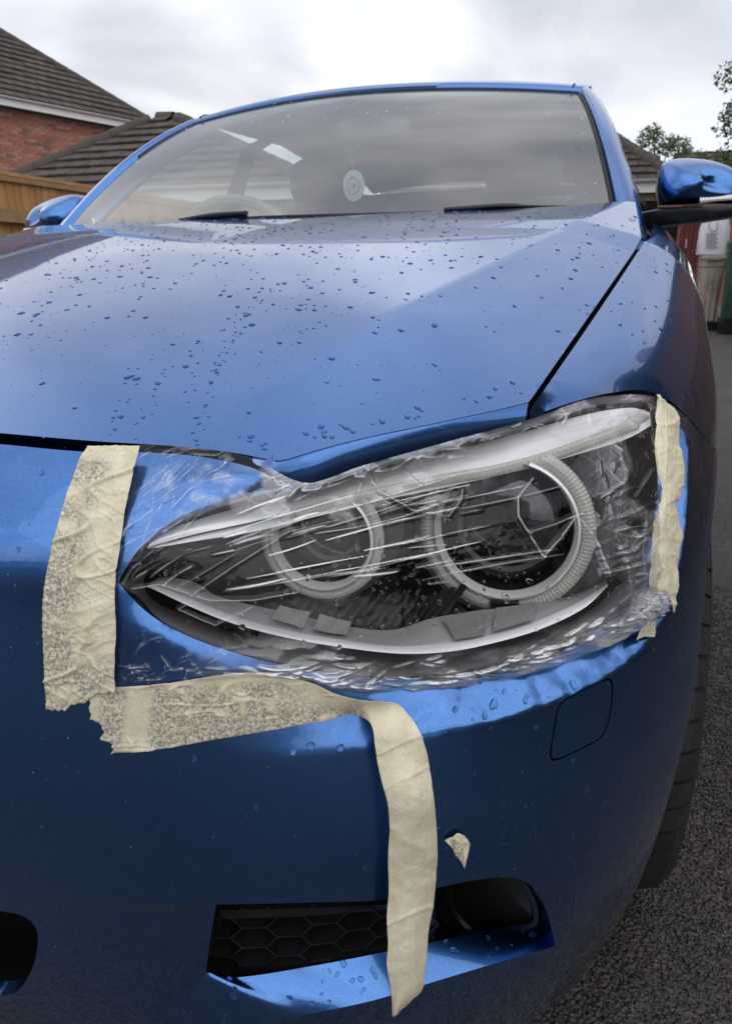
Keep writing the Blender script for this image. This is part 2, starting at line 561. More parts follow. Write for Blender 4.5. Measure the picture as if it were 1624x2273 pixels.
def sheet_mirror(N, L, r0, norm=None):
    """Schlick reflectance that is the same from both sides of a thin sheet"""
    g = N.new('ShaderNodeNewGeometry')
    dt = N.new('ShaderNodeVectorMath'); dt.operation = 'DOT_PRODUCT'
    L.new(g.outputs['Incoming'], dt.inputs[0]); L.new(norm or g.outputs['Normal'], dt.inputs[1])
    ab = N.new('ShaderNodeMath'); ab.operation = 'ABSOLUTE'; L.new(dt.outputs['Value'], ab.inputs[0])
    su = N.new('ShaderNodeMath'); su.operation = 'SUBTRACT'; su.use_clamp = True; su.inputs[0].default_value = 1; L.new(ab.outputs[0], su.inputs[1])
    pw = N.new('ShaderNodeMath'); pw.operation = 'POWER'; pw.inputs[1].default_value = 5; L.new(su.outputs[0], pw.inputs[0])
    mr = N.new('ShaderNodeMapRange'); mr.inputs[3].default_value = r0; mr.inputs[4].default_value = 1.0
    L.new(pw.outputs[0], mr.inputs[0])
    return mr.outputs[0]

def thin_glass(name, tint, r0, rough=0.0, dust=0.0):
    """a thin clear sheet: lets light straight through, mirrors at its two faces"""
    m, nt, N, L, b = new_mat(name)
    N.remove(b)
    o = N['Material Output']
    tr = N.new('ShaderNodeBsdfTransparent'); tr.inputs[0].default_value = (*tint, 1)
    gl = N.new('ShaderNodeBsdfGlossy'); gl.inputs['Roughness'].default_value = rough
    mx = N.new('ShaderNodeMixShader')
    L.new(sheet_mirror(N, L, r0), mx.inputs[0]); L.new(tr.outputs[0], mx.inputs[1]); L.new(gl.outputs[0], mx.inputs[2])
    if dust:
        df = N.new('ShaderNodeBsdfDiffuse'); df.inputs[0].default_value = (0.6, 0.62, 0.61, 1)
        m3 = N.new('ShaderNodeMixShader'); m3.inputs[0].default_value = dust
        L.new(mx.outputs[0], m3.inputs[1]); L.new(df.outputs[0], m3.inputs[2]); mx = m3
    L.new(mx.outputs[0], o.inputs['Surface'])
    return m

def film_mat():
    m, nt, N, L, b = new_mat('cling_film')
    N.remove(b)
    o = N['Material Output']
    tc = N.new('ShaderNodeTexCoord')
    n2 = N.new('ShaderNodeTexNoise'); n2.inputs['Scale'].default_value = 180; n2.inputs['Detail'].default_value = 3
    L.new(tc.outputs['Object'], n2.inputs['Vector'])
    bp = N.new('ShaderNodeBump'); bp.inputs['Strength'].default_value = 0.10; bp.inputs['Distance'].default_value = 0.002
    L.new(n2.outputs['Fac'], bp.inputs['Height'])
    tr = N.new('ShaderNodeBsdfTransparent'); tr.inputs[0].default_value = (0.97, 0.97, 0.975, 1)
    gl = N.new('ShaderNodeBsdfGlossy'); gl.inputs['Roughness'].default_value = 0.05
    L.new(bp.outputs[0], gl.inputs['Normal'])
    mx = N.new('ShaderNodeMixShader')
    L.new(sheet_mirror(N, L, 0.03, bp.outputs[0]), mx.inputs[0]); L.new(tr.outputs[0], mx.inputs[1]); L.new(gl.outputs[0], mx.inputs[2])
    # gathered, doubled film mirrors more, turns milky; the white also paints in sky glints
    at = N.new('ShaderNodeAttribute'); at.attribute_name = 'fold'
    gl2 = N.new('ShaderNodeBsdfGlossy'); gl2.inputs['Roughness'].default_value = 0.16
    df = N.new('ShaderNodeBsdfDiffuse'); df.inputs[0].default_value = (0.9, 0.9, 0.92, 1)
    ms = N.new('ShaderNodeMixShader'); ms.inputs[0].default_value = 0.42
    L.new(gl2.outputs[0], ms.inputs[1]); L.new(df.outputs[0], ms.inputs[2])
    m2 = N.new('ShaderNodeMixShader')
    L.new(at.outputs['Fac'], m2.inputs[0]); L.new(mx.outputs[0], m2.inputs[1]); L.new(ms.outputs[0], m2.inputs[2])
    L.new(m2.outputs[0], o.inputs['Surface'])
    return m

def clear_ring_mat():
    m, nt, N, L, b = new_mat('clear_acrylic')
    b.inputs['Base Color'].default_value = (0.62, 0.62, 0.57, 1); b.inputs['Roughness'].default_value = 0.12
    b.inputs['Coat Weight'].default_value = 1.0
    o = N['Material Output']
    tr = N.new('ShaderNodeBsdfTransparent'); tr.inputs[0].default_value = (0.95, 0.95, 0.93, 1)
    mx = N.new('ShaderNodeMixShader'); mx.inputs[0].default_value = 0.6
    L.new(tr.outputs[0], mx.inputs[1]); L.new(b.outputs[0], mx.inputs[2]); L.new(mx.outputs[0], o.inputs['Surface'])
    return m

def tape_mat():
    m, nt, N, L, b = new_mat('masking_tape')
    b.inputs['Roughness'].default_value = 0.62
    b.inputs['Specular IOR Level'].default_value = 0.35
    tc = N.new('ShaderNodeTexCoord')
    at = N.new('ShaderNodeAttribute'); at.attribute_name = 'stuck'
    # wet adhesive shows the dark car in small blotches where the tape is pressed flat
    n1 = N.new('ShaderNodeTexNoise'); n1.inputs['Scale'].default_value = 460; n1.inputs['Detail'].default_value = 5; n1.inputs['Roughness'].default_value = 0.6; n1.inputs['Distortion'].default_value = 0.6
    L.new(tc.outputs['Object'], n1.inputs['Vector'])
    r1 = N.new('ShaderNodeMapRange'); r1.inputs[1].default_value = 0.40; r1.inputs[2].default_value = 0.60
    L.new(n1.outputs['Fac'], r1.inputs[0])
    mu = N.new('ShaderNodeMath'); mu.operation = 'MULTIPLY'; L.new(r1.outputs[0], mu.inputs[0]); L.new(at.outputs['Fac'], mu.inputs[1])
    n3 = N.new('ShaderNodeTexNoise'); n3.inputs['Scale'].default_value = 60; n3.inputs['Detail'].default_value = 6
    L.new(tc.outputs['Object'], n3.inputs['Vector'])
    cr = N.new('ShaderNodeValToRGB')
    cr.color_ramp.elements[0].position = 0.3; cr.color_ramp.elements[0].color = (0.68, 0.61, 0.43, 1)
    cr.color_ramp.elements[1].position = 0.72; cr.color_ramp.elements[1].color = (0.85, 0.79, 0.60, 1)
    L.new(n3.outputs['Fac'], cr.inputs[0])
    mx = N.new('ShaderNodeMixRGB'); mx.inputs[2].default_value = (0.25, 0.245, 0.225, 1)
    L.new(mu.outputs[0], mx.inputs[0]); L.new(cr.outputs[0], mx.inputs[1])
    L.new(mx.outputs[0], b.inputs['Base Color'])
    # crepe paper
    mp = N.new('ShaderNodeMapping'); mp.inputs['Scale'].default_value = (900, 900, 380)
    L.new(tc.outputs['Object'], mp.inputs[0])
    n2 = N.new('ShaderNodeTexNoise'); n2.inputs['Scale'].default_value = 1; n2.inputs['Detail'].default_value = 3
    L.new(mp.outputs[0], n2.inputs['Vector'])
    bp = N.new('ShaderNodeBump'); bp.inputs['Strength'].default_value = 0.9; bp.inputs['Distance'].default_value = 0.0008
    L.new(n2.outputs['Fac'], bp.inputs['Height']); L.new(bp.outputs[0], b.inputs['Normal'])
    return m

def water_mat():
    m, nt, N, L, b = new_mat('water')
    b.inputs['Base Color'].default_value = (0.95, 0.97, 1, 1)
    b.inputs['Roughness'].default_value = 0.0
    b.inputs['IOR'].default_value = 1.33
    b.inputs['Transmission Weight'].default_value = 1.0
    return m

def wet_paint_mat():
    m, nt, N, L, b = new_mat('wet_paint')
    b.inputs['Base Color'].default_value = (0.075, 0.22, 0.55, 1); b.inputs['Metallic'].default_value = 0.92
    b.inputs['Roughness'].default_value = 0.36; b.inputs['Specular IOR Level'].default_value = 0.05
    return m

PAINT = paint_mat()
WET = wet_paint_mat()
BLACK = simple('black_plastic', (0.012, 0.012, 0.013), 0.30, spec=0.4, bump=0.15, bscale=900, bdist=0.0006)
BLACK_MATT = simple('matt_black', (0.008, 0.008, 0.009), 0.75, spec=0.2)
GLOSS_BLACK = simple('gloss_black', (0.006, 0.006, 0.007), 0.08, coat=1.0)
RUBBER = simple('rubber', (0.030, 0.030, 0.031), 0.62, spec=0.35, noise=0.8, nscale=40, bump=0.3, bscale=500, bdist=0.001)
SILVER = simple('silver_lacquer', (0.92, 0.92, 0.92), 0.34, 0.3, bump=0.35, bscale=900, bdist=0.0008)
GREY_TRIM = simple('grey_reflector', (0.34, 0.34, 0.335), 0.45, 0.2, bump=0.3, bscale=1100, bdist=0.0006)
CHROME = simple('chrome', (0.85, 0.85, 0.86), 0.09, 1.0)
GREY_PLASTIC = simple('grey_plastic', (0.06, 0.06, 0.062), 0.5, bump=0.2, bscale=800, bdist=0.0006)
TRIM_WHITE = simple('light_bar_plastic', (0.93, 0.93, 0.92), 0.25, coat=0.6)
RING_CLEAR = clear_ring_mat()
CABIN = simple('cabin_cloth', (0.17, 0.17, 0.17), 0.85, spec=0.2, noise=0.7, nscale=60)
CABIN_TRIM = simple('cabin_trim', (0.22, 0.22, 0.22), 0.6)
GLASS = thin_glass('window_glass', (0.86, 0.93, 0.92), 0.08)
SCREEN_GLASS = thin_glass('windscreen_glass', (0.92, 0.98, 0.96), 0.28, 0.0, 0.035)
LAMP_GLASS = thin_glass('lamp_cover', (0.98, 0.98, 0.98), 0.012)
FILM = film_mat()
TAPE = tape_mat()
WATER = water_mat()

# ------------------------------------------------------------------ the car: body surfaces
NEXP = 2.6

def nose_len(z):
    return 0.478 + 0.055 * z + 0.62 * z * z

def nose_lean(z):
    return np.where(z > 0.46, 0.45, 0.40) * (z - 0.46) ** 2 + 3.4 * np.maximum(0, z - 0.655) ** 2

def bumper_f(phi, z):
    W = 0.88 - 0.34 * np.maximum(0, z - 0.5) ** 2 - 0.045 * np.clip((0.46 - z) / 0.25, 0, 2) ** 1.3
    y0 = nose_lean(z)
    L = nose_len(z)
    p = np.clip(phi, -math.pi / 2, math.pi / 2)
    s = np.sin(p)
    c = np.sqrt(np.maximum(1 - np.abs(s) ** NEXP, 0))
    x = W * s
    y = y0 + L * (1 - c) + np.maximum(np.abs(phi) - math.pi / 2, 0) * L * math.sqrt(NEXP / 2)
    return np.stack([x, y, z + 0 * x], -1)

def bumper_phi(y, z):
    """the plan angle at depth y and height z"""
    y0 = float(nose_lean(np.float64(z)))
    L = float(nose_len(np.float64(z)))
    rel = (y - y0) / L
    if rel >= 1: return math.pi / 2 + (rel - 1) / math.sqrt(NEXP / 2)
    s = max(0.0, 1 - (1 - rel) ** 2) ** (1 / NEXP)
    return math.asin(min(1, s))

NOSE = Surf(bumper_f, (-0.05, 1.75), (0.02, 0.80), out=1, n=160)

GA, GB = np.array([0.634, 0.425, 0.756]), np.array([0.748, 1.07, 0.938])   # bonnet side gap, front and rear end

def gap_at(y):
    t = (y - GA[1]) / (GB[1] - GA[1])
    return GA[0] + t * (GB[0] - GA[0]), GA[2] + t * (GB[2] - GA[2])

RIDGE = [0.20, 0.30]                      # the ridge runs x = RIDGE[0] + RIDGE[1] * y, mirrored

def bonnet_base(x, y):
    zc = 0.765 + 0.30 * (y - 0.1) - 0.075 * (y - 0.1) ** 2
    yk = np.clip(y, 0.1, 1.07)
    xg, zg = gap_at(yk)
    zk = 0.765 + 0.30 * (yk - 0.1) - 0.075 * (yk - 0.1) ** 2
    k = (zk - zg) / xg ** 2
    k = k - np.clip(y - 1.0, 0, 0.5) * 0.17
    return np.stack([x + 0 * y, y + 0 * x, zc - k * x * x], -1)

def bonnet_f(x, y):
    p = bonnet_base(x, y)
    x, y = p[..., 0], p[..., 1]
    xg = gap_at(np.clip(y, 0.1, 1.07))[0]
    xc = RIDGE[0] + RIDGE[1] * y
    ax = np.sqrt(x * x + 1e-4)
    H = 0.024 * sstep(0.10, 0.55, y) * (1 - 0.35 * sstep(0.9, 1.3, y))
    ins = (np.minimum(ax, xc) / xc) ** 3.2                      # rises towards the ridge
    s_ = ax - xc
    r = 0.010
    hinge = (np.sqrt(s_ * s_ + r * r) + s_) / 2                 # then falls away outside it
    slope_in = 3.2 / xc
    out_fall = hinge / np.maximum(xg - xc, 0.08)
    dish = -0.006 * sstep(0.25, 0.7, y) * np.exp(-(x / 0.20) ** 2)
    p = p.copy()
    p[..., 2] += H * (ins - np.minimum(out_fall, 1.0)) + dish
    return p

_b0 = Surf(bonnet_base, (-0.72, 0.80), (0.02, 1.45), out=1, n=120)
if _b0.nrm(np.array([0.3, 0.5]))[2] < 0: _b0.out = -1; _b0 = Surf(bonnet_base, (-0.72, 0.80), (0.02, 1.45), out=-1, n=120)
_rl = _b0.uv([(1240, 540), (1150, 588), (1060, 637), (960, 690), (860, 744)])
_fit = np.polyfit(_rl[:, 1], _rl[:, 0], 1); RIDGE[0], RIDGE[1] = float(_fit[1]), float(_fit[0])
BONNET = Surf(bonnet_f, (-0.72, 0.80), (0.02, 1.45), out=1, n=150)

def fender_f(w, y):
    xg, zg = gap_at(y)
    xg = np.minimum(xg, 0.775)
    zg = np.where(y > 1.07, 0.938 + (y - 1.07) * 0.12, zg)
    Wf = 0.878 * (1 - np.clip((0.9 - y) / 0.85, 0, 0.98) ** 2) ** 0.385
    p = np.clip(w, 0, math.pi / 2)
    x = xg + (Wf - xg) * np.sin(p) ** 0.92 + np.minimum(w, 0) * 0.1
    z = zg - 0.25 * (x - xg) - (0.15 + 0.03 * np.clip(y, 0, 1)) * (1 - np.cos(p) ** 0.92) - np.maximum(w - math.pi / 2, 0) * 0.35
    return np.stack([x, y + 0 * x, z], -1)

FENDER = Surf(fender_f, (0.0, 2.9), (0.30, 1.60), out=1, n=150)
# normal direction check: at the crest it must point up
if FENDER.nrm(np.array([0.3, 0.8]))[2] < 0: FENDER.out = -1; FENDER = Surf(fender_f, (0.0, 2.9), (0.30, 1.60), out=-1, n=150)
if NOSE.nrm(np.array([0.3, 0.5]))[1] > 0: NOSE = Surf(bumper_f, (-0.05, 1.75), (0.02, 0.80), out=-1, n=160)
if BONNET.nrm(np.array([0.3, 0.5]))[2] < 0: BONNET = Surf(bonnet_f, (-0.72, 0.80), (0.02, 1.45), out=-1, n=150)

CAR = empty('parked_car', (0, 2.1, 0), 'blue metallic hatchback parked on the tarmac with one headlight taped over', 'car')

def mirror_x(name, me, mat, parent):
    """the same panel on the car's other side"""
    m2 = me.copy()
    co = np.zeros(len(me.vertices) * 3); me.vertices.foreach_get('co', co)
    co = co.reshape(-1, 3); co[:, 0] *= -1
    m2.vertices.foreach_set('co', co.ravel())
    m2.flip_normals()
    m2.update()
    return link(name, m2, mat, parent)

def uvd(px, d, surf, **k):
    return surf.line(px, d, **k)

# ---- headlamp outline (picture points on the nose surface), clockwise from the tip
H_UP = [(262, 1292), (300, 1230), (345, 1183), (420, 1138), (560, 1092), (660, 1080), (800, 1042), (1000, 988), (1165, 944), (1300, 905), (1410, 888), (1452, 905)]
H_LOW = [(262, 1292), (263, 1335), (300, 1366), (400, 1410), (510, 1450), (640, 1482), (780, 1505), (900, 1512), (1100, 1482), (1300, 1412), (1420, 1325), (1452, 1200), (1463, 1000), (1452, 905)]
D_UP = [0.004, 0.004, 0.004, 0.005, 0.008, 0.012, 0.016, 0.02, 0.02, 0.02, 0.02, 0.02]
D_LOW = [0.004, 0.004, 0.004, 0.005, 0.008, 0.014, 0.026, 0.034, 0.036, 0.032, 0.024, 0.02, 0.02, 0.02]

H_LOW = [tuple(q) for q in lowpass(H_LOW, 7, 120)]
D_LOW = list(np.interp(np.linspace(0, 1, 120), [0, 0.15, 0.28, 0.36, 0.50, 0.62, 0.75, 0.85, 1], [0.004, 0.005, 0.009, 0.016, 0.026, 0.028, 0.026, 0.022, 0.018]))
D_LOW = list(np.convolve(np.pad(D_LOW, 10, 'edge'), np.ones(21) / 21, 'valid'))
# ---- bumper
ST = 0.006
top = NOSE.line([(-60, 981), (0, 986), (190, 1003), (310, 1004), (430, 1012), (550, 1035), (610, 1062), (658, 1083)], [0.009] * 7 + [0.013], step=ST)
hu = NOSE.line(H_UP[:6], D_UP[:6], step=ST)[::-1][1:]
hl = NOSE.line(H_LOW, D_LOW, step=ST)[1:]
shoulder = NOSE.line([(1456, 898), (1478, 893), (1502, 908), (1545, 952), (1590, 1006)], [0.02, 0.012, 0.006, 0, 0], step=ST)[1:]
arch = [(bumper_phi(0.73 - 0.365 * math.cos(a), 0.315 + 0.365 * math.sin(a)), 0.315 + 0.365 * math.sin(a), 0.0) for a in np.linspace(R(78), R(-8), 40)]
arch = [a for a in arch if a[1] < shoulder[-1][1] - 0.01]
low = [(bumper_phi(0.375, 0.20), 0.20, 0), (bumper_phi(0.36, 0.14), 0.14, 0.0), (bumper_phi(0.34, 0.07), 0.07, 0)]
lowz = [(p, 0.07, 0.0) for p in np.linspace(low[-1][0], 0.0, 60)[1:]]
z_top0 = top[0][1]
left = [(0.0, z, 0.0) for z in np.linspace(0.07, z_top0, 60)[1:-1]]
topl = [(p, z_top0, 0.009) for p in np.linspace(0, top[0][0], 30)[:-1]]
outline = np.vstack([topl, top, hu, hl, shoulder, arch, low, lowz, left])
# remove doubled points
keep = [0]
for i in range(1, len(outline)):
    if np.linalg.norm(outline[i, :2] - outline[keep[-1], :2]) > 1e-4: keep.append(i)
outline = outline[keep]
phi0 = NOSE.uv([(0, 1178)])[0]
L1 = NOSE.line([(0, 1178), (100, 1172), (270, 1152), (350, 1117), (450, 1079), (540, 1057), (600, 1058), (640, 1078)], 0.0, step=ST)
L1 = np.vstack([[(p, L1[0][1], 0.0) for p in np.linspace(0.02, L1[0][0], 20)[:-1]], L1])
L3 = NOSE.line(lowpass([(266, 1376), (330, 1500), (430, 1615), (560, 1688), (640, 1681), (820, 1651), (950, 1631), (1100, 1596), (1250, 1547), (1380, 1482), (1468, 1400), (1506, 1280), (1526, 1120), (1531, 955)], 6, 160), 0.0, step=ST)
RD = NOSE.line([(276, 1372), (400, 1424), (560, 1486), (650, 1504)], [0.0012, 0.002, 0.004, 0.009], step=ST)
fog_top = [(480, 2008), (700, 2003), (860, 1996), (1000, 1964), (1110, 1947), (1165, 1956), (1205, 2005), (1232, 2098)]
fog_bot = [(1232, 2100), (1100, 2138), (960, 2180), (830, 2220), (690, 2250), (560, 2273), (440, 2292)]
fog_left = [(440, 2292), (400, 2240), (452, 2160), (480, 2008)]
FT = NOSE.line(fog_top, 0.0, step=ST)
FB = NOSE.line(fog_bot, 0.0, step=ST)
FL = NOSE.line([(440, 2292), (376, 2306), (300, 2306), (386, 2230), (456, 2170), (466, 2090), (480, 2009)], [0.0, 0.0, 0.0, 0.004, 0.010, 0.007, 0.0], step=ST, straight=True)
fog_hole = np.vstack([FT, FB[1:], FL[1:-1]])
ci = NOSE.line([(0, 2022), (48, 2032), (77, 2055), (85, 2088), (72, 2150), (40, 2200), (0, 2212)], 0.0, step=ST)
mid_hole = np.vstack([[(0.012, ci[0][1] - 0.004, 0.0)], [(0.012 + (ci[0][0] - 0.012) * t, ci[0][1] - 0.004 * (1 - t), 0) for t in np.linspace(0.1, 0.9, 14)], ci,
                      [(0.012 + (ci[-1][0] - 0.012) * t, ci[-1][1], 0) for t in np.linspace(0.95, 0.0, 14)]])
TOW = [(1238, 1572), (1252, 1555), (1335, 1513), (1351, 1508), (1357, 1522), (1354, 1575), (1343, 1618), (1328, 1640), (1240, 1684), (1225, 1684), (1222, 1668)]
cenx = np.mean(TOW, 0)
tow_o = NOSE.line([tuple(cenx + (np.array(q) - cenx) * 1.035) for q in TOW + TOW[:1]], 0.0, n=60)[:-1]
tow_i = NOSE.line([tuple(cenx + (np.array(q) - cenx) * 0.985) for q in TOW + TOW[:1]], 0.0, n=60)[:-1]
# fold under the main face: the lower corner steps back a little towards the middle intake
M0 = NOSE.line([(170, 2004), (300, 2007), (470, 2009)], 0.0, step=ST)
M1 = NOSE.line([(200, 2020), (300, 2023), (455, 2025)], [0.001, 0.004, 0.003], step=ST)
MB0 = NOSE.line([(250, 2060), (330, 2120), (400, 2200)], [0.010, 0.014, 0.010], step=ST)
bv, bf = panel(NOSE, outline, [fog_hole, mid_hole, tow_o], [L1, L3[2:-2], RD[1:-1]] + beside(L3[22:-50], (0.005, -0.005), (0.9, 1.0)) + beside(L3[22:-70], (0.010, -0.010), (0.9, 1.0)) + [M0[1:-3], M1] + beside(L1[6:-16], (0.005, -0.005), (0.9, 1.0)), step=ST, sc=(0.9, 1.0), flange=0.014, soft=1)
bumper_me = raw_mesh('front_bumper', bv, bf, True, 42)
BUMPER = link('front_bumper', bumper_me, PAINT, CAR)
mirror_x('front_bumper', bumper_me, PAINT, CAR)
tv, tf = panel(NOSE, tow_i, step=0.006, sc=(0.9, 1), flange=0.006)
tow = mesh('tow_eye_cover', tv, tf, PAINT, BUMPER, True, 40)

# ---- fog light recess: ledge, grille, lamp
nl = 60
cre = smooth_line(FB, n=nl)[::-1]                   # left to right now
gb_px = smooth_line([(280, 2296), (368, 2216), (446, 2160), (520, 2170), (700, 2143), (860, 2112), (1000, 2083), (1120, 2058), (1212, 2040)], n=nl)
def along(px, depth):
    """points behind the nose surface, straight on along the view"""
    uv = NOSE.uv(px)
    P = NOSE.pos(uv)
    D = P - CAM
    D /= np.linalg.norm(D, axis=1)[:, None]
    return P + D * np.asarray(depth)[..., None] if np.ndim(depth) else P + D * depth
cre3 = NOSE.at(cre[:, :2], 0.0)
uvb = NOSE.uv(gb_px, np.interp(np.linspace(0, 1, nl), [0, 0.11, 0.19, 0.45, 1], [0.004, 0.008, 0.014, 0.029, 0.030]))
gb3 = NOSE.at(uvb, np.interp(np.linspace(0, 1, nl), [0, 0.11, 0.19, 0.45, 1], [0.004, 0.008, 0.014, 0.029, 0.030]))
tt = np.linspace(0, 1, 14)[:, None, None]
led = cre3[None] * (1 - tt) + gb3[None] * tt
# a small round-over at the crease
led[:3] += (np.array([0, 0, 1]) * 0.0)
lip = np.stack([cre3 + np.array([0, -0.001, -0.012]), cre3 + np.array([0, -0.0015, -0.003])], 0)
ledge = MB().grid(np.concatenate([led], 0))
ledge.build('intake_ledge', PAINT, BUMPER, sharp=60)
# right wall and roof of the recess
ft3 = NOSE.at(FT[:, :2], 0.001)
back = ft3 + np.array([-0.02, 0.11, 0.0])
MB().grid(np.stack([ft3, ft3 + np.array([-0.004, 0.03, 0]), back], 0)).build('intake_duct', BLACK, BUMPER, sharp=60)
# grille frame + honeycomb
g_out = [(487, 2014), (700, 2009), (860, 2002), (962, 1978), (962, 2084), (860, 2106), (700, 2136), (520, 2165), (462, 2162), (452, 2145)]
GD = 0.036
hexw, hexh = 0.0455, 0.0275
gout_uv = NOSE.line(g_out + g_out[:1], GD, n=90, straight=True)[:-1, :2]
mbg = MB()
SCG = np.array([0.9, 1.0])
gp = gout_uv * SCG
glo, ghi = gp.min(0), gp.max(0)
def hexpt(i, j):  # centre of a cell
    return np.array([glo[0] - 0.02 + i * hexw * 0.75 / 0.86, glo[1] - 0.02 + (j + (i % 2) * 0.5) * hexh])
seen = set()
for i in range(0, 16):
    for j in range(-1, 10):
        c = hexpt(i, j)
        a = hexw * 0.5 / 0.86
        cor = [c + np.array([dx * a, dy * hexh]) for dx, dy in ((-1, 0), (-0.5, 0.5), (0.5, 0.5), (1, 0), (0.5, -0.5), (-0.5, -0.5))]
        for k in range(6):
            p, q = cor[k], cor[(k + 1) % 6]
            key = tuple(sorted([(round(p[0], 4), round(p[1], 4)), (round(q[0], 4), round(q[1], 4))]))
            if key in seen: continue
            seen.add(key)
            pts = np.array([p, (p + q) / 2, q])
            if inside(gp, pts[1:2])[0]:
                pp, qq = NOSE.at(np.array([p, q]) / SCG, GD - 0.004)
                pb, qb = NOSE.at(np.array([p, q]) / SCG, GD + 0.016)
                n = np.cross(qq - pp, pb - pp); n /= np.linalg.norm(n) + 1e-9
                t = 0.0017
                V = [pp - n * t * 0.5, qq - n * t * 0.5, qb - n * t, pb - n * t, pp + n * t * 0.5, qq + n * t * 0.5, qb + n * t, pb + n * t]
                mbg.add(V, [(0, 1, 2, 3), (7, 6, 5, 4), (0, 4, 5, 1), (1, 5, 6, 2), (2, 6, 7, 3), (3, 7, 4, 0)])
GRL = mbg.build('intake_grille', BLACK, BUMPER, sharp=30)
fr3 = NOSE.at(gout_uv, GD - 0.003)
fr3b = NOSE.at(gout_uv, GD + 0.02)
cg = fr3.mean(0)
inner = cg + (fr3 - cg) * np.array([0.955, 1, 0.80])
ring = np.stack([fr3b, fr3, inner, inner + (fr3b - fr3)], 1)
MB().grid(np.concatenate([ring, ring[:1]], 0)).build('grille_frame', BLACK, BUMPER, sharp=40)
bk = NOSE.at(np.array([cg_uv for cg_uv in gout_uv]), GD + 0.05)
mesh('intake_back', np.vstack([bk, bk.mean(0)[None]]), [(i, (i + 1) % len(bk), len(bk)) for i in range(len(bk))], BLACK_MATT, BUMPER)
# blanked fog lamp disc
fc = NOSE.at(NOSE.uv([(1088, 2000)], 0.07)[0], 0.07)
fv, ff = lathe_geo([(0.0, -0.006), (0.03, -0.005), (0.044, 0.0), (0.047, -0.004), (0.052, -0.004), (0.054, 0.004), (0.075, 0.01), (0.076, 0.05)], fc, np.array([0.15, 1, -0.15]), 44)
mesh('fog_lamp_blank', fv, ff, BLACK, BUMPER, True, 35)
# black slat under the disc
sl = np.stack([NOSE.at(NOSE.uv(smooth_line([(990, 2082), (1100, 2060), (1210, 2035)], n=20), 0.06), 0.06), NOSE.at(NOSE.uv(smooth_line([(990, 2060), (1100, 2042), (1205, 2020)], n=20), 0.085), 0.085),
               NOSE.at(NOSE.uv(smooth_line([(990, 2050), (1100, 2030), (1205, 2005)], n=20), 0.12), 0.12)], 0)
MB().grid(sl).build('intake_slat', BLACK, BUMPER, sharp=30)

# ---- dark inner structure seen through the gaps
inn = MB()
xx = np.linspace(-0.44, 0.44, 60)
fy = lambda x: 0.135 + 0.10 * np.abs(x / 0.45) ** 2.2
inn.grid(np.stack([np.stack([xx, fy(xx) + o, 0.735 + e - 0.05 * xx ** 2], 1) for o, e in ((-0.05, -0.06), (-0.035, -0.025), (0.03, -0.015), (0.10, 0.0))], 0))
for s in (1, -1):
    xs = np.array([gap_at(y) for y in np.linspace(0.42, 1.10, 30)])
    ys = np.linspace(0.42, 1.10, 30)
    row = lambda dx, dz: np.stack([s * (xs[:, 0] + dx), ys, xs[:, 1] + dz], 1)
    inn.grid(np.stack([row(-0.05, -0.045), row(-0.02, -0.030), row(0.02, -0.034), row(0.05, -0.06)], 0))
inn.build('inner_panel', BLACK_MATT, CAR, sharp=None)
# dark crash structure behind the bumper skin, either side of the lamp
uu, vv = np.meshgrid(np.linspace(0, 1.25, 50), np.linspace(0.04, 0.50, 24), indexing='ij')
g1 = NOSE.at(np.stack([uu, vv], -1), 0.11)
cb = MB().grid(g1)
g1m = g1.copy(); g1m[..., 0] *= -1; cb.grid(g1m)
cb.build('crash_structure', BLACK_MATT, CAR, sharp=None)

MB().box((0, 0.17, 0.20), (0.92, 0.02, 0.44)).build('intake_back', BLACK_MATT, BUMPER, False)

# ---- bonnet
fr_px = [(-60, 955), (0, 961), (210, 979), (400, 991), (520, 1005), (590, 1018), (622, 1022), (700, 1000), (800, 974), (1000, 932), (1110, 908), (1172, 893)]
bf_ = BONNET.line(fr_px, 0.0, step=0.008)
xs0 = bf_[0][0]
front = np.vstack([[(x, bf_[0][1] - 0.012 * (1 - x / xs0), 0.0) for x in np.linspace(0, xs0, 30)[:-1]], bf_])
gy = np.linspace(bf_[-1][1], 1.07, 70)[1:]
side = np.array([(gap_at(y)[0] - 0.002, y, 0.0) for y in gy])
rear_x = np.linspace(0.735, 0.0, 70)
rear = np.array([(x, 1.225 + 0.13 * (x / 0.72) ** 2, 0.0) for x in rear_x])
half = np.vstack([front, side, rear])
half[:, 0] = np.maximum(half[:, 0], 0.0)
mirr = half[(half[:, 0] > 1e-6)][::-1].copy(); mirr[:, 0] *= -1
bon_out = np.vstack([half, mirr])
bov, bof = panel(BONNET, bon_out, [], [], step=0.008, flange=0.012)
mesh('bonnet', bov, bof, PAINT, CAR, True, 48)
# folded front lip of the bonnet along the headlamp
lu = BONNET.at(BONNET.line([(560, 1014), (600, 1019), (622, 1022), (700, 1000), (800, 974), (1000, 932), (1110, 908), (1172, 893)], 0.0, n=80)[:, :2])
ll_px = smooth_line([(575, 1034), (608, 1052), (676, 1073), (740, 1056), (800, 1040), (1000, 988), (1110, 952), (1166, 933)], n=80)
ll = np.array([at_y(px, py, y - 0.017) for (px, py), y in zip(ll_px, lu[:, 1])])
lb = ll + np.array([0.0, 0.03, 0.004])
w = np.linspace(0, 1, 9)
prof = [lu + np.array([0, 0.004, 0.0002])] + [lu + np.array([0, -0.0005, -0.001])] + [lu * (1 - a) + ll * a + np.array([0, -0.004, 0]) * math.sin(a * math.pi) for a in w[1:]] + [lb]
MB().grid(np.stack(prof, 0)).build('bonnet_lip', PAINT, CAR, sharp=70)

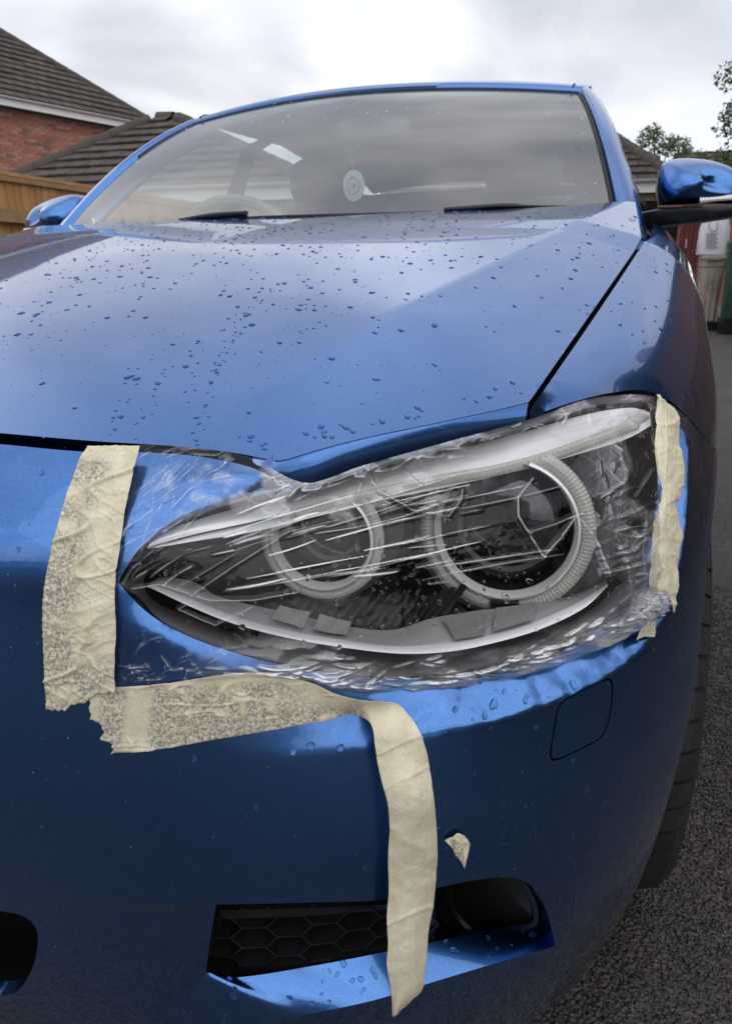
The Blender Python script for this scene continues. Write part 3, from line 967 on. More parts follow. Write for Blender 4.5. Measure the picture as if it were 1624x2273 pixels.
# ---- front wing (fender)
fe = FENDER.line([(1174, 934), (1205, 915), (1300, 884), (1380, 868), (1430, 866), (1470, 880), (1502, 903), (1545, 948), (1590, 1000)], [0.012, 0.008, 0.006, 0.006, 0.006, 0.004, 0, 0, 0], step=0.008)
e0 = fe[-1]
tail = [(w, y, 0) for w, y in zip(np.linspace(e0[0], 1.62, 8)[1:], np.linspace(e0[1], 0.80, 8)[1:])]
tail += [(1.62, y, 0) for y in np.linspace(0.8, 1.0, 12)[1:]] + [(w, 1.0 + (w - 1.62) * 0.2, 0) for w in np.linspace(1.62, 2.9, 16)[1:]]
tail += [(2.9, y, 0) for y in np.linspace(1.256, 1.43, 12)[1:]] + [(w, 1.43 + 0.10 * (1 - sstep(0.3, 1.3, w)), 0) for w in np.linspace(2.9, 0.02, 70)[1:]]
gapf = [(0.02, y, 0) for y in np.linspace(1.53, fe[0][1] + 0.004, 76)[1:]]
wing_out = np.vstack([fe, tail, gapf])
# a soft shoulder line
wv, wf = panel(FENDER, wing_out, [], [], step=0.010, sc=(0.18, 1.0), flange=0.016)
wing_me = raw_mesh('front_wing', wv, wf, True, 48)
WING = link('front_wing', wing_me, PAINT, CAR)
mirror_x('front_wing', wing_me, PAINT, CAR)
# ------------------------------------------------------------------ windscreen, roof, pillars, cabin
def screen_f(u, v):
    u = np.asarray(u, float); v = np.asarray(v, float)
    bx, by, bz = 0.702 * u, 1.20 + 0.21 * u * u, 0.985 + 0.018 * u * u
    tx, ty, tz = 0.575 * u, 1.86 + 0.07 * u * u, 1.368 - 0.024 * u * u
    b = 4 * v * (1 - v)
    return np.stack([bx * (1 - v) + tx * v, by * (1 - v) + ty * v - 0.012 * b, bz * (1 - v) + tz * v + 0.030 * b], -1)

SCREEN = Surf(screen_f, (-1.0, 1.0), (-0.02, 1.0), out=1, n=120)
if SCREEN.nrm(np.array([0.0, 0.5]))[1] > 0: SCREEN = Surf(screen_f, (-1.0, 1.0), (-0.02, 1.0), out=-1, n=120)
def mirrored(line):
    m = line[::-1].copy(); m[:, 0] *= -1; return m
def sq(u0, u1, v0, v1, n=40):
    """closed outline in the screen's own parameters"""
    a = [(u, v0, 0) for u in np.linspace(u0, u1, n)] + [(u1, v, 0) for v in np.linspace(v0, v1, n)[1:]]
    a += [(u, v1, 0) for u in np.linspace(u1, u0, n)[1:]] + [(u0, v, 0) for v in np.linspace(v1, v0, n)[1:-1]]
    return np.array(a, float)
gv, gf = panel(SCREEN, sq(-0.985, 0.985, -0.01, 0.985), step=0.03, sc=(0.65, 0.75), flange=0)
WS = mesh('windscreen', gv, gf, SCREEN_GLASS, CAR)
FRIT = simple('screen_border', (0.003, 0.002, 0.003), 0.9, spec=0.0)
fo = sq(-0.985, 0.985, -0.01, 0.985); fo[:, 2] = 0.004
ui = 0.905
fin = []
for k in range(120):   # rounded inner opening
    w = 2 * math.pi * k / 120
    cx_, sx_ = math.cos(w), math.sin(w)
    e = 2 / 9.0
    fin.append((ui * np.sign(cx_) * abs(cx_) ** e, 0.49 + 0.465 * np.sign(sx_) * abs(sx_) ** e, 0.004))
fin = np.array(fin)
# mirror foot patch printed at the top centre
keepm = ~((np.abs(fin[:, 0]) < 0.19) & (fin[:, 1] > 0.8))
ins = [(0.135, 0.955, .004), (0.085, 0.84, .004), (0.0, 0.825, .004), (-0.085, 0.84, .004), (-0.135, 0.955, .004)]
order = [tuple(f) for f in fin]
new, done = [], False
for f, k in zip(order, keepm):
    if k: new.append(f)
    elif not done: new += ins; done = True
vv_, ff_ = panel(SCREEN, fo, [np.array(new)], step=0.03, sc=(0.65, 0.75), flange=0)
mesh('screen_border', vv_, ff_, FRIT, WS)
# rubber seal round the glass
edge = sq(-0.99, 0.99, 0.0, 0.99, 50)
mbs = MB().tube(SCREEN.at(edge[50 - 1:, :2], 0.002)[:120], 0.006, 8, True)
mbs.build('screen_seal', RUBBER, WS)
# tax-disc sized sticker low in the corner
STICK = simple('sticker', (0.62, 0.72, 0.68), 0.5)
sp = NOSE and SCREEN.at(SCREEN.uv([(207 + 26 * math.cos(a) * 0.8, 490 - 20 * math.sin(a) - 14 * math.cos(a)) for a in np.linspace(0, 2 * math.pi, 16, endpoint=False)], 0.006), 0.006)
mesh('sticker', sp, [tuple(range(16))], STICK, WS, False)

# A pillars: lofts from the glass edge to the side window
def pillar(s):
    vs = np.linspace(-0.07, 1.0, 26)
    e = SCREEN.pos(np.stack([np.full(26, 0.992), vs], 1))
    t = np.linspace(0, 1, 26)[:, None]
    wd = 0.064 * (1 - t) + 0.042 * t
    o1 = e + np.array([0.010, 0.004, 0.012])
    o2 = e + np.hstack([wd * 0.62, 0.03 + 0 * t, 0.016 + 0 * t])
    o3 = e + np.hstack([wd * 0.98, 0.075 + 0 * t, 0.0 + 0 * t])
    o4 = e + np.hstack([wd * 1.05, 0.115 + 0 * t, -0.028 + 0 * t])
    o5 = e + np.hstack([wd * 0.7, 0.13 + 0 * t, -0.035 + 0 * t])
    o0 = e + np.array([-0.004, 0.004, -0.012])
    g = np.stack([o0, o0 * 0.3 + o1 * 0.7, o1, o1 * 0.5 + o2 * 0.5 + [0.0, 0, 0.004], o2, o2 * 0.5 + o3 * 0.5 + [0.003, 0, 0.004], o3, o4, o5], 0)
    g = g.copy(); g[..., 0] *= s
    MB().grid(g).build('windscreen_pillar', PAINT, CAR, sharp=60)
    # chrome-edged window line behind it
    k = o4 + np.array([0.002, 0.01, -0.004]); k[:, 0] *= s
    MB().tube(k, 0.006, 8).build('window_trim', GLOSS_BLACK, CAR)
pillar(1); pillar(-1)

# roof skin
us = np.linspace(-1.04, 1.04, 60)
hd = SCREEN.pos(np.stack([us, np.full(60, 0.995)], 1))
rows = []
for dy, dz, nar in ((0.0, -0.010, 1), (0.0, 0.008, 1), (0.012, 0.018, 1), (0.06, 0.032, 0.999), (0.2, 0.05, 0.995), (0.6, 0.072, 0.98), (1.1, 0.06, 0.95), (1.6, 0.0, 0.92), (1.78, -0.05, 0.9)):
    r_ = hd * np.array([nar, 1, 1]) + np.array([0, dy, dz]); rows.append(r_)
MB().grid(np.stack(rows, 0)).build('roof', PAINT, CAR, sharp=50)
# roof channel strips
for s in (1, -1):
    q = np.array([SCREEN.pos(np.array([0.965 * 1, 0.995])) + np.array([0, dy, dz + 0.004]) for dy, dz in ((0.006, 0.012), (0.03, 0.021), (0.06, 0.028), (0.3, 0.055), (0.9, 0.066))])
    q[:, 0] *= s
    MB().tube(q, 0.0025, 8).build('roof_strip', RUBBER, CAR)

# body sides, doors, tail
def side_panel(s):
    ys = np.linspace(1.405, 2.35, 24); ys2 = np.linspace(2.356, 3.05, 18); ys3 = np.linspace(3.05, 4.2, 24)
    def grid(y):
        bz = 0.945 + 0.035 * (y - 1.4)
        tail = np.clip((y - 3.2) / 1.0, 0, 1) ** 2 * 0.09
        rows = []
        for dx, z in ((-0.045, 0.012), (-0.03, 0.0), (-0.012, -0.02), (0.004, -0.075), (0.012, -0.14), (0.002, -0.17), (0.0, -0.30), (-0.004, -0.5), (-0.02, -0.62), (-0.05, -0.74)):
            rows.append(np.stack([s * (0.862 + dx - tail), y, bz + z - 0.02], 1))
        return np.stack(rows, 0)
    d1 = MB().grid(grid(ys)).build('front_door', PAINT, CAR, sharp=50)
    MB().grid(grid(ys2)).build('rear_door', PAINT, CAR, sharp=50)
    MB().grid(grid(ys3)).build('rear_wing', PAINT, CAR, sharp=50)
    # handle: a grip bar standing proud, with its lock end
    h = MB()
    pth = smooth_line([(s * 0.872, 2.12, 0.868), (s * 0.905, 2.16, 0.872), (s * 0.910, 2.25, 0.876), (s * 0.905, 2.32, 0.878), (s * 0.872, 2.345, 0.878)], n=16)
    h.tube(pth, 0.017, 10)
    h.build('door_handle', PAINT, d1)
side_panel(1); side_panel(-1)
tl = MB()
xs = np.linspace(-0.80, 0.80, 20)
tl.grid(np.stack([np.stack([xs * k, np.full(20, y) + 0 * xs, np.full(20, z)], 1) for k, y, z in ((0.86, 3.72, 1.29), (0.95, 4.02, 1.02), (1.0, 4.15, 0.95), (1.0, 4.2, 0.6), (0.98, 4.15, 0.25))], 0))
tl.build('tailgate', PAINT, CAR, sharp=50)

# cabin: dashboard, seats, wheel, pillars, headlining
db = MB()
xs = np.linspace(-0.69, 0.69, 24)
base_y = 1.205 + 0.205 * (xs / 0.70) ** 2
db.grid(np.stack([np.stack([xs, base_y + o, 0.955 + dz + 0 * xs], 1) for o, dz in ((-0.02, 0.02), (0.05, 0.012), (0.2, 0.02), (0.34, 0.02), (0.40, -0.02), (0.42, -0.25), (0.42, -0.5))], 0))
binn = MB()
dash = db.build('dashboard', CABIN_TRIM, CAR, sharp=40)
hood = smooth_line([(-0.52, 1.60, 0.965), (-0.47, 1.60, 1.01), (-0.36, 1.60, 1.025), (-0.25, 1.60, 1.01), (-0.20, 1.60, 0.965)], n=24)
MB().grid(np.stack([hood + np.array([0, -0.09, -0.03]), hood, hood + np.array([0, 0.09, 0.003])], 0)).build('instrument_hood', CABIN_TRIM, dash)
def seat(x):
    s = MB()
    for (cy, cz, w, h, t, tilt) in ((2.42, 0.82, 0.48, 0.62, 0.13, R(14)),):
        ax = np.array([[1, 0, 0], [0, math.cos(tilt), -math.sin(tilt)], [0, math.sin(tilt), math.cos(tilt)]])
        n = 20
        for k in range(1):
            ring_ = []
            for zz in np.linspace(-1, 1, 12):
                pr = []
                for j in range(n):
                    a = 2 * math.pi * j / n
                    e = 0.55
                    pr.append((np.sign(math.cos(a)) * abs(math.cos(a)) ** e * w / 2 * (1 - 0.22 * max(zz, 0) ** 2), np.sign(math.sin(a)) * abs(math.sin(a)) ** e * t / 2 * (1 - 0.35 * zz ** 4), zz * h / 2))
                ring_.append(np.array(pr) @ ax.T + np.array([x, cy, cz]))
            s.grid(np.concatenate([np.stack(ring_, 1), np.stack(ring_, 1)[:1]], 0))
            s.add(ring_[-1], [tuple(range(n))])
    sb = s.build('seat_back', CABIN, CAR, sharp=50)
    hr = MB()
    n = 18
    ring_ = []
    for zz in np.linspace(-1, 1, 10):
        q = math.sqrt(max(1 - zz ** 4 * 0.7, 0.05))
        ring_.append(np.array([(x + np.sign(math.cos(a)) * abs(math.cos(a)) ** 0.6 * 0.135 * q, 2.515 + np.sign(math.sin(a)) * abs(math.sin(a)) ** 0.7 * 0.05 * q, 1.225 + zz * 0.085) for a in np.linspace(0, 2 * math.pi, n + 1)]))
    hr.grid(np.stack(ring_, 1)); hr.add(ring_[-1][:-1], [tuple(range(n))])
    hr.build('head_restraint', CABIN, sb, sharp=50)
    MB().grid(np.stack([np.stack([np.full(8, x - 0.25), np.linspace(1.75, 2.45, 8), np.full(8, 0.6)], 1), np.stack([np.full(8, x + 0.25), np.linspace(1.75, 2.45, 8), np.full(8, 0.6)], 1)], 0)).build('seat_base', CABIN, CAR)
seat(0.37); seat(-0.37)
MB().box((0, 3.15, 0.78), (1.25, 0.16, 0.72)).build('rear_seat', CABIN, CAR, False)
MB().box((0, 2.7, 0.25), (1.6, 2.9, 0.04)).build('cabin_floor', CABIN, CAR, False)
st_c = np.array([-0.36, 1.78, 0.93]); st_ax = np.array([0, -0.85, -0.5]); st_ax /= np.linalg.norm(st_ax)
a1 = np.array([1.0, 0, 0]); a2 = np.cross(st_ax, a1)
MB().tube([st_c + 0.185 * (math.cos(w) * a1 + math.sin(w) * a2) for w in np.linspace(0, 2 * math.pi, 40, endpoint=False)], 0.016, 8, False, closed=True).add(*lathe_geo([(0.0, 0.0), (0.06, 0.005), (0.07, 0.03)], st_c, st_ax, 16)).box(st_c, (0.34, 0.02, 0.03)).build('steering_wheel', CABIN_TRIM, CAR)
for s in (1, -1):
    MB().grid(np.array([[(s * 0.80, 2.40, 0.95), (s * 0.76, 2.42, 1.1), (s * 0.66, 2.44, 1.35), (s * 0.55, 2.45, 1.40)], [(s * 0.80, 2.56, 0.95), (s * 0.76, 2.56, 1.1), (s * 0.66, 2.56, 1.35), (s * 0.55, 2.56, 1.40)]])).build('door_pillar', CABIN_TRIM, CAR)
    MB().grid(np.array([[(s * 0.80, 3.18, 0.95), (s * 0.75, 3.22, 1.15), (s * 0.62, 3.25, 1.36)], [(s * 0.79, 3.75, 0.95), (s * 0.74, 3.72, 1.15), (s * 0.60, 3.65, 1.33)]])).build('rear_pillar', CABIN_TRIM, CAR)
    yy = np.linspace(1.62, 3.70, 14)
    MB().grid(np.stack([np.stack([np.full(14, s * 0.815), yy, 0.955 + 0.03 * (yy - 1.4)], 1), np.stack([s * (0.575 - 0.03 * np.clip(yy - 2.0, -1, 2)), np.maximum(yy, 2.02), np.full(14, 1.36) - 0.035 * np.clip(yy - 2.6, 0, 2) ** 2], 1)], 0)).build('side_window', GLASS, CAR)
hl_ = SCREEN.pos(np.stack([np.linspace(-1, 1, 20), np.full(20, 0.965)], 1))
MB().grid(np.stack([hl_ + np.array([0, dy, dz]) for dy, dz in ((0.01, -0.004), (0.15, 0.02), (0.7, 0.04), (1.6, -0.03))], 0)).build('headlining', simple('headlining', (0.6, 0.6, 0.6), 0.9), CAR)
# inside mirror and its foot
rm = MB()
ring_ = []
for k, (sc_, dy) in enumerate(((0.0, -0.03), (0.5, -0.028), (0.85, -0.02), (1.0, 0.0), (0.96, 0.012), (0.0, 0.013))):
    ring_.append(np.array([(0.0 + 0.115 * sc_ * np.sign(math.cos(a)) * abs(math.cos(a)) ** 0.6, 1.90 + dy, 1.285 + 0.034 * sc_ * np.sign(math.sin(a)) * abs(math.sin(a)) ** 0.7) for a in np.linspace(0, 2 * math.pi, 25)]))
rm.grid(np.stack(ring_, 1)); rm.tube([(0, 1.82, 1.338), (0, 1.86, 1.31), (0, 1.89, 1.295)], 0.018, 8)
rm.build('interior_mirror', CABIN_TRIM, CAR, sharp=40)

# wipers lying at the foot of the screen
def wiper(px, d0):
    uv = SCREEN.uv(px, -0.008); p = SCREEN.at(uv, -0.010)
    p = smooth_line(p, n=20)
    w = MB().tube(p, np.linspace(0.004, 0.003, 20), 6, True)
    w.tube(p + np.array([0, -0.003, 0.006]), np.interp(np.linspace(0, 1, 20), [0, 0.45, 0.55, 1], d0), 8, True, flat=0.7)
    w.build('wiper', BLACK, CAR)
wiper([(405, 493), (470, 486), (550, 481)], [0.004, 0.008, 0.009, 0.007])
wiper([(985, 474), (1050, 470), (1105, 467), (1200, 467), (1310, 467)], [0.006, 0.009, 0.004, 0.002])
q_ = SCREEN.at(SCREEN.uv(smooth_line([(200, 507), (405, 493), (560, 484), (765, 478), (1000, 472), (1200, 468), (1350, 469)], n=40), -0.004), -0.005)
MB().tube(q_, 0.0035, 6).build('scuttle_seal', RUBBER, WS)
# scuttle panel under the wipers
xs = np.linspace(-0.74, 0.74, 40)
MB().grid(np.stack([np.stack([xs, 1.205 + 0.20 * (xs / 0.7) ** 2 + o, 0.972 + dz + 0.012 * (xs / .7) ** 2], 1) for o, dz in ((-0.05, -0.035), (-0.01, -0.012), (0.03, -0.004))], 0)).build('scuttle_panel', BLACK, CAR)

# ---- door mirrors
def door_mirror(s):
    px = [(1460, 458), (1456, 425), (1459, 390), (1470, 362), (1497, 351), (1540, 350), (1590, 358), (1630, 376), (1652, 405), (1660, 435), (1655, 450), (1560, 455)]
    rim = np.array([at_y(x, y, 1.63 + (x - 1460) * 0.0002) for x, y in smooth_line(px + px[:1], n=60)[:-1]])
    c = rim.mean(0)
    rx, rz = rim[:, 0] - c[0], rim[:, 2] - c[2]
    an_ = np.unwrap(np.arctan2(rz, rx)); rr_ = np.hypot(rx, rz)
    lw_, lh_ = (rx.max() - rx.min()) / 2, (rz.max() - rz.min()) / 2
    re_ = lw_ * lh_ / np.hypot(lh_ * np.cos(an_), lw_ * np.sin(an_))
    def ringv(k, dy):
        m_ = k ** 3
        r_ = (rr_ * m_ + re_ * (1 - m_)) * k
        q_ = np.stack([c[0] + r_ * np.cos(an_), rim[:, 1] + dy, c[2] + r_ * np.sin(an_)], 1)
        q_[:, 1] += 0.34 * (q_[:, 2] - c[2])
        return q_
    rings = [ringv(0.88, 0.085), ringv(0.97, 0.07), ringv(1.0, 0.045), ringv(1.0, 0.01)] + [ringv(math.sin(t) ** 0.8, -0.075 * math.cos(t)) for t in np.linspace(math.pi / 2, 0.012, 26)]
    g = np.stack(rings, 1); g = np.concatenate([g, g[:1]], 0); g[..., 0] *= s
    DM = MB().grid(g).add(np.vstack([g[:-1, -1]]), [tuple(range(len(g) - 1))]).build('door_mirror', PAINT, CAR, sharp=60)
    gl = ringv(0.86, 0.08); gl[:, 0] *= s
    mesh('mirror_glass', gl, [tuple(range(len(gl)))], CHROME, DM, False)
    # black foot and arm below
    a = np.array([at_y(x, y, yy) for x, y, yy in ((1424, 470, 1.60), (1470, 462, 1.585), (1560, 458, 1.57), (1660, 452, 1.585))])
    b = np.array([at_y(x, y, yy) for x, y, yy in ((1428, 505, 1.60), (1470, 500, 1.585), (1560, 490, 1.57), (1660, 474, 1.585))])
    a = smooth_line(a, n=20); b = smooth_line(b, n=20)
    dp = np.array([0, 0.12, 0.0])
    g = np.stack([a + dp, a, a * 0.9 + b * 0.1 + [0, -0.006, 0], a * 0.5 + b * 0.5 + [0, -0.008, 0], b + [0, -0.002, 0.002], b + [0, 0.004, 0], b + dp], 0); g[..., 0] *= s
    MB().grid(g).build('mirror_arm', BLACK, DM, sharp=45)
    # indicator strip let into the cap
    q = smooth_line([(1552, 444), (1580, 441), (1620, 438), (1645, 436)], n=14)
    up = np.array([at_y(x, y - 6, 1.575 + (x - 1552) * 0.0004) for x, y in q]); dn = np.array([at_y(x, y + 6, 1.572 + (x - 1552) * 0.0004) for x, y in q])
    g = np.stack([up + [0, 0.03, 0], up, (up + dn) / 2 + [0, -0.003, 0], dn, dn + [0, 0.03, 0]], 0); g[..., 0] *= s
    MB().grid(g).build('indicator', simple('indicator_lens', (0.6, 0.6, 0.6), 0.15, 0.4, coat=1), DM, sharp=50)
door_mirror(1); door_mirror(-1)

# ---- front wheels
def wheel(s):
    c = np.array([s * 0.745, 0.725, 0.318])
    r, hw = 0.318, 0.108
    prof = [(0.215, -hw + 0.01), (0.235, -hw), (0.27, -hw - 0.004), (0.296, -hw + 0.004), (0.310, -hw + 0.018), (0.3155, -hw + 0.034), (0.318, -0.04), (0.318, -0.030), (0.311, -0.029), (0.311, -0.021), (0.318, -0.020), (0.318, 0.020), (0.311, 0.021), (0.311, 0.029), (0.318, 0.030),
            (0.318, 0.04), (0.3155, hw - 0.034), (0.310, hw - 0.018), (0.296, hw - 0.004), (0.27, hw + 0.004), (0.235, hw), (0.215, hw - 0.01)]
    V, F = lathe_geo(prof, c, (s, 0, 0), 120)
    W = mesh('wheel', V, F, RUBBER, CAR, True, 30)
    # tread blocks over the shoulders with open grooves between
    for side_ in (-1, 1):
        tb = MB()
        n = 54
        for k in range(n):
            w0 = 2 * math.pi * (k + (0.5 if side_ > 0 else 0)) / n; w1 = w0 + 2 * math.pi / n * 0.86
            rows = []
            for w in np.linspace(w0, w1, 4):
                row = []
                for rr, hh, sk in ((0.300, hw - 0.002, 0.0), (0.314, hw - 0.014, 0.004), (0.3205, hw - 0.034, 0.012), (0.3225, 0.045, 0.035), (0.3225, 0.032, 0.045), (0.312, 0.0315, 0.045)):
                    ww = w + sk
                    row.append(c + np.array([side_ * hh, rr * math.cos(ww), rr * math.sin(ww)]))
                rows.append(row)
            g = np.array(rows)
            mid = np.array([0, 1, 1.0])
            inn_ = c + (g - c) * np.array([1, 0.965, 0.965])
            tb.grid(np.concatenate([inn_[:1], g, inn_[-1:]], 0))
        tb.build('tread', RUBBER, W, sharp=25)['kind'] = 'stuff'
    V, F = lathe_geo([(0.0, -0.02), (0.06, -0.02), (0.08, 0.03), (0.20, 0.05), (0.218, 0.09), (0.214, -0.09)], c, (s, 0, 0), 40)
    mesh('rim', V, F, simple('alloy', (0.45, 0.45, 0.46), 0.35, 0.9), W, True, 30)
wheel(1); wheel(-1)
# wheel arch liners
for s in (1, -1):
    th = np.linspace(R(-10), R(190), 40)
    rows = [np.stack([np.full(40, s * x), 0.725 - rr * np.cos(th), 0.318 + rr * np.sin(th)], 1) for x, rr in ((0.80, 0.372), (0.79, 0.38), (0.50, 0.38), (0.50, 0.05))]
    MB().grid(np.stack(rows, 0)).build('arch_liner', BLACK_MATT, CAR, sharp=50)
# ------------------------------------------------------------------ headlamp (its pieces are parts of the lamp, the lamp a part of the car)
def P(px, depth):
    """points `depth` metres behind the nose surface, along the line of sight"""
    q = NOSE.pos(NOSE.uv(px))
    D = q - CAM
    D = D / np.linalg.norm(D, axis=1)[:, None]
    return q + D * np.broadcast_to(np.asarray(depth, float), (len(q),))[:, None]

def strip(a_px, b_px, da, db, n=60, m=8, bulge=0.0, lip=0.0):
    """a sheet between two picture polylines lying at depths da and db"""
    a = smooth_line(a_px, n=n); b = smooth_line(b_px, n=n)
    t = np.linspace(0, 1, n)
    ip = lambda d: d if np.ndim(d) == 0 else np.interp(t, np.linspace(0, 1, len(d)), d)
    A, B = P(a, ip(da)), P(b, ip(db))
    w = np.linspace(0, 1, m)
    V = (B - A)
    D = (A + B) / 2 - CAM; D /= np.linalg.norm(D, axis=1)[:, None]
    rows = [A * (1 - k) + B * k - D * bulge * math.sin(math.pi * k) for k in w]
    if lip:
        rows = [rows[0] + D * lip] + rows + [rows[-1] + D * lip]
    return np.stack(rows, 0)

# housing: a deep black bowl from the lamp's rim
rim_px = np.vstack([smooth_line(H_LOW, n=140)[:-1], smooth_line(H_UP, n=120)[::-1][:-1]])
rim_d = np.concatenate([np.interp(np.linspace(0, 1, 140), np.linspace(0, 1, len(D_LOW)), D_LOW)[:-1], np.interp(np.linspace(0, 1, 120), np.linspace(0, 1, len(D_UP)), D_UP)[::-1][:-1]])
rim_uv = NOSE.uv(rim_px, rim_d)
rim3 = NOSE.at(rim_uv, rim_d)
Dv = rim3 - CAM; Dv /= np.linalg.norm(Dv, axis=1)[:, None]
cc = rim3.mean(0)
def shrink(k, dep): 
    q = cc + (rim3 - cc) * k
    # keep the bow of the lamp: follow the rim in depth
    return q + Dv * dep
loops = [rim3 + Dv * 0.001, shrink(0.985, 0.03), shrink(0.95, 0.07), shrink(0.86, 0.12), shrink(0.6, 0.145), shrink(0.3, 0.15), shrink(0.02, 0.15)]
g = np.stack(loops, 1); g = np.concatenate([g, g[:1]], 0)
LAMP = MB().grid(g).build('headlight', BLACK, CAR, sharp=60)
lens_out = np.column_stack([rim_uv, rim_d - 0.001])
lv, lf = panel(NOSE, lens_out, step=0.012, sc=(0.9, 1), flange=0)
mesh('lamp_cover', lv, lf, LAMP_GLASS, LAMP)

# black rim moulding just inside the cover, broad along the bottom
MB().grid(strip([(262, 1300), (266, 1338), (302, 1362), (402, 1404), (512, 1444), (642, 1474), (780, 1496), (900, 1503), (1100, 1473), (1298, 1404), (1415, 1318)],
                [(330, 1265), (318, 1300), (345, 1335), (430, 1372), (540, 1412), (650, 1440), (780, 1462), (900, 1470), (1090, 1445), (1270, 1380), (1385, 1290)], 0.008, 0.03, n=100, m=6, bulge=0.006)).build('rim_moulding', GREY_PLASTIC, LAMP, sharp=50)

# silver brow above the lamps
BU = [(334, 1203), (362, 1184), (440, 1153), (560, 1119), (680, 1090), (800, 1055), (1000, 1003), (1165, 958), (1300, 920), (1400, 905), (1440, 915)]
BM = [(327, 1217), (362, 1205), (440, 1184), (560, 1158), (640, 1138), (760, 1109), (900, 1077), (1100, 1040), (1300, 980), (1400, 945), (1442, 925)]
BL = [(326, 1218), (362, 1213), (440, 1200), (560, 1181), (700, 1147), (860, 1108), (1000, 1079), (1150, 1045), (1300, 1003), (1395, 972), (1443, 945)]
DB = [0.012, 0.016, 0.020, 0.022, 0.024, 0.026, 0.028, 0.03, 0.03, 0.028, 0.022]
MB().grid(strip(BU, BM, [0.016, 0.024, 0.036, 0.046, 0.052, 0.056, 0.058, 0.058, 0.052, 0.044, 0.034], [d + 0.004 for d in DB], n=120, m=10, bulge=0.003)).build('brow', SILVER, LAMP, sharp=60)
MB().grid(strip(BM, BL, [d + 0.012 for d in DB], [d - 0.006 for d in DB], n=120, m=6, bulge=0.002, lip=0.02)).build('brow_edge', TRIM_WHITE, LAMP, sharp=60)
# thin clear ridge above the light bar
MB().tube(P(smooth_line([(700, 1094), (800, 1066), (1000, 1016), (1165, 978), (1300, 945), (1430, 915)], n=50), 0.022), 0.0035, 8).build('light_guide', LAMP_GLASS, LAMP)
# ribbed light bar
lb_px = smooth_line([(650, 1142), (760, 1113), (900, 1081), (1000, 1061), (1100, 1044), (1200, 1019), (1300, 984), (1410, 943)], n=520)
lb3 = P(lb_px, 0.020)
rr = np.interp(np.linspace(0, 1, 520), [0, 0.02, 0.5, 1], [0.001, 0.0042, 0.0046, 0.0055]) * (1 + 0.10 * np.sign(np.sin(np.arange(520) * math.pi / 2.0 + 0.5)))
MB().tube(lb3, rr, 10).build('light_bar', RING_CLEAR, LAMP, smooth=False)
# round end of the slot the bar sits in
MB().tube(P(smooth_line([(622, 1152), (633, 1140), (650, 1136)], n=12), 0.018), 0.004, 8).build('slot_end', GREY_TRIM, LAMP)

# lower silver trim: bright edge, grey shelf, ribbed reflectors
TU = [(336, 1292), (356, 1281), (430, 1291), (480, 1322), (560, 1343), (640, 1360), (760, 1388), (870, 1398), (960, 1372), (1060, 1356), (1180, 1340), (1280, 1312), (1345, 1290)]
TM = [(330, 1299), (352, 1302), (420, 1328), (500, 1360), (580, 1385), (660, 1403), (760, 1420), (880, 1433), (980, 1428), (1090, 1408), (1190, 1378), (1285, 1335), (1347, 1296)]
TL = [(328, 1302), (350, 1312), (415, 1343), (500, 1378), (580, 1402), (660, 1420), (760, 1437), (890, 1451), (1000, 1446), (1100, 1426), (1200, 1396), (1295, 1350), (1349, 1300)]
MB().grid(strip(TU, TM, 0.052, 0.022, n=140, m=8, bulge=0.003)).build('reflector_shelf', GREY_TRIM, LAMP, sharp=50)
MB().grid(strip(TM, TL, 0.0205, 0.008, n=140, m=6, bulge=0.002, lip=0.02)).build('silver_edge', SILVER, LAMP, sharp=60)
def ribs(a_px, b_px, da, db, n):
    a = P(smooth_line(a_px, n=n * 2 + 1), da); b = P(smooth_line(b_px, n=n * 2 + 1), db)
    D = a - CAM; D /= np.linalg.norm(D, axis=1)[:, None]
    off = np.where(np.arange(n * 2 + 1) % 2, -0.0016, 0.0)[:, None]
    MB().grid(np.stack([a + D * off, b + D * off], 0)).build('ribbed_reflector', GREY_TRIM, LAMP, smooth=False)
ribs([(622, 1343), (655, 1352), (690, 1358)], [(602, 1372), (640, 1384), (675, 1392)], 0.040, 0.022, 14)
ribs([(710, 1362), (745, 1372), (780, 1380)], [(695, 1396), (732, 1405), (770, 1409)], 0.040, 0.022, 14)
ribs([(980, 1370), (1040, 1358), (1080, 1352)], [(1010, 1420), (1060, 1412), (1078, 1404)], 0.040, 0.018, 20)
ribs([(1100, 1349), (1150, 1343), (1190, 1336)], [(1092, 1402), (1140, 1388), (1180, 1376)], 0.040, 0.018, 20)

# black finned panel between and below the lamps
for k in range(18):
    x0 = 640 + k * 21
    y0 = np.interp(x0, [640, 780, 900, 1000, 1110], [1352, 1386, 1392, 1362, 1348])
    q = [(x0, y0), (x0 + 26, y0 - 34), (x0 + 52, y0 - 68)]
    if q[-1][1] < 1262 or x0 > 985: continue
    p3 = P(np.array(q), [0.060, 0.074, 0.090])
    MB().tube(smooth_line(p3, n=6), 0.0042, 6, True, 0.6).build('fin', BLACK, LAMP)
MB().grid(strip([(560, 1290), (760, 1300), (900, 1310), (1010, 1330)], [(560, 1350), (760, 1392), (930, 1390), (1040, 1362)], 0.125, 0.066, n=40, m=4)).build('fin_panel', BLACK, LAMP)
MB().grid(strip([(345, 1225), (420, 1212), (560, 1195), (700, 1160)], [(345, 1275), (420, 1285), (560, 1335), (700, 1370)], 0.10, 0.075, n=30, m=4, bulge=-0.01)).build('inner_wing', BLACK, LAMP)

def below_brow(V, F, ymin=0):
    # only what shows under the brow is built
    pr, _ = project(V)
    lim = np.interp(pr[:, 0], [p[0] for p in BM], [p[1] for p in BM]) + 4
    ok = (pr[:, 1] > lim) & (pr[:, 1] > ymin)
    return V, [f for f in F if all(ok[i] for i in f)]

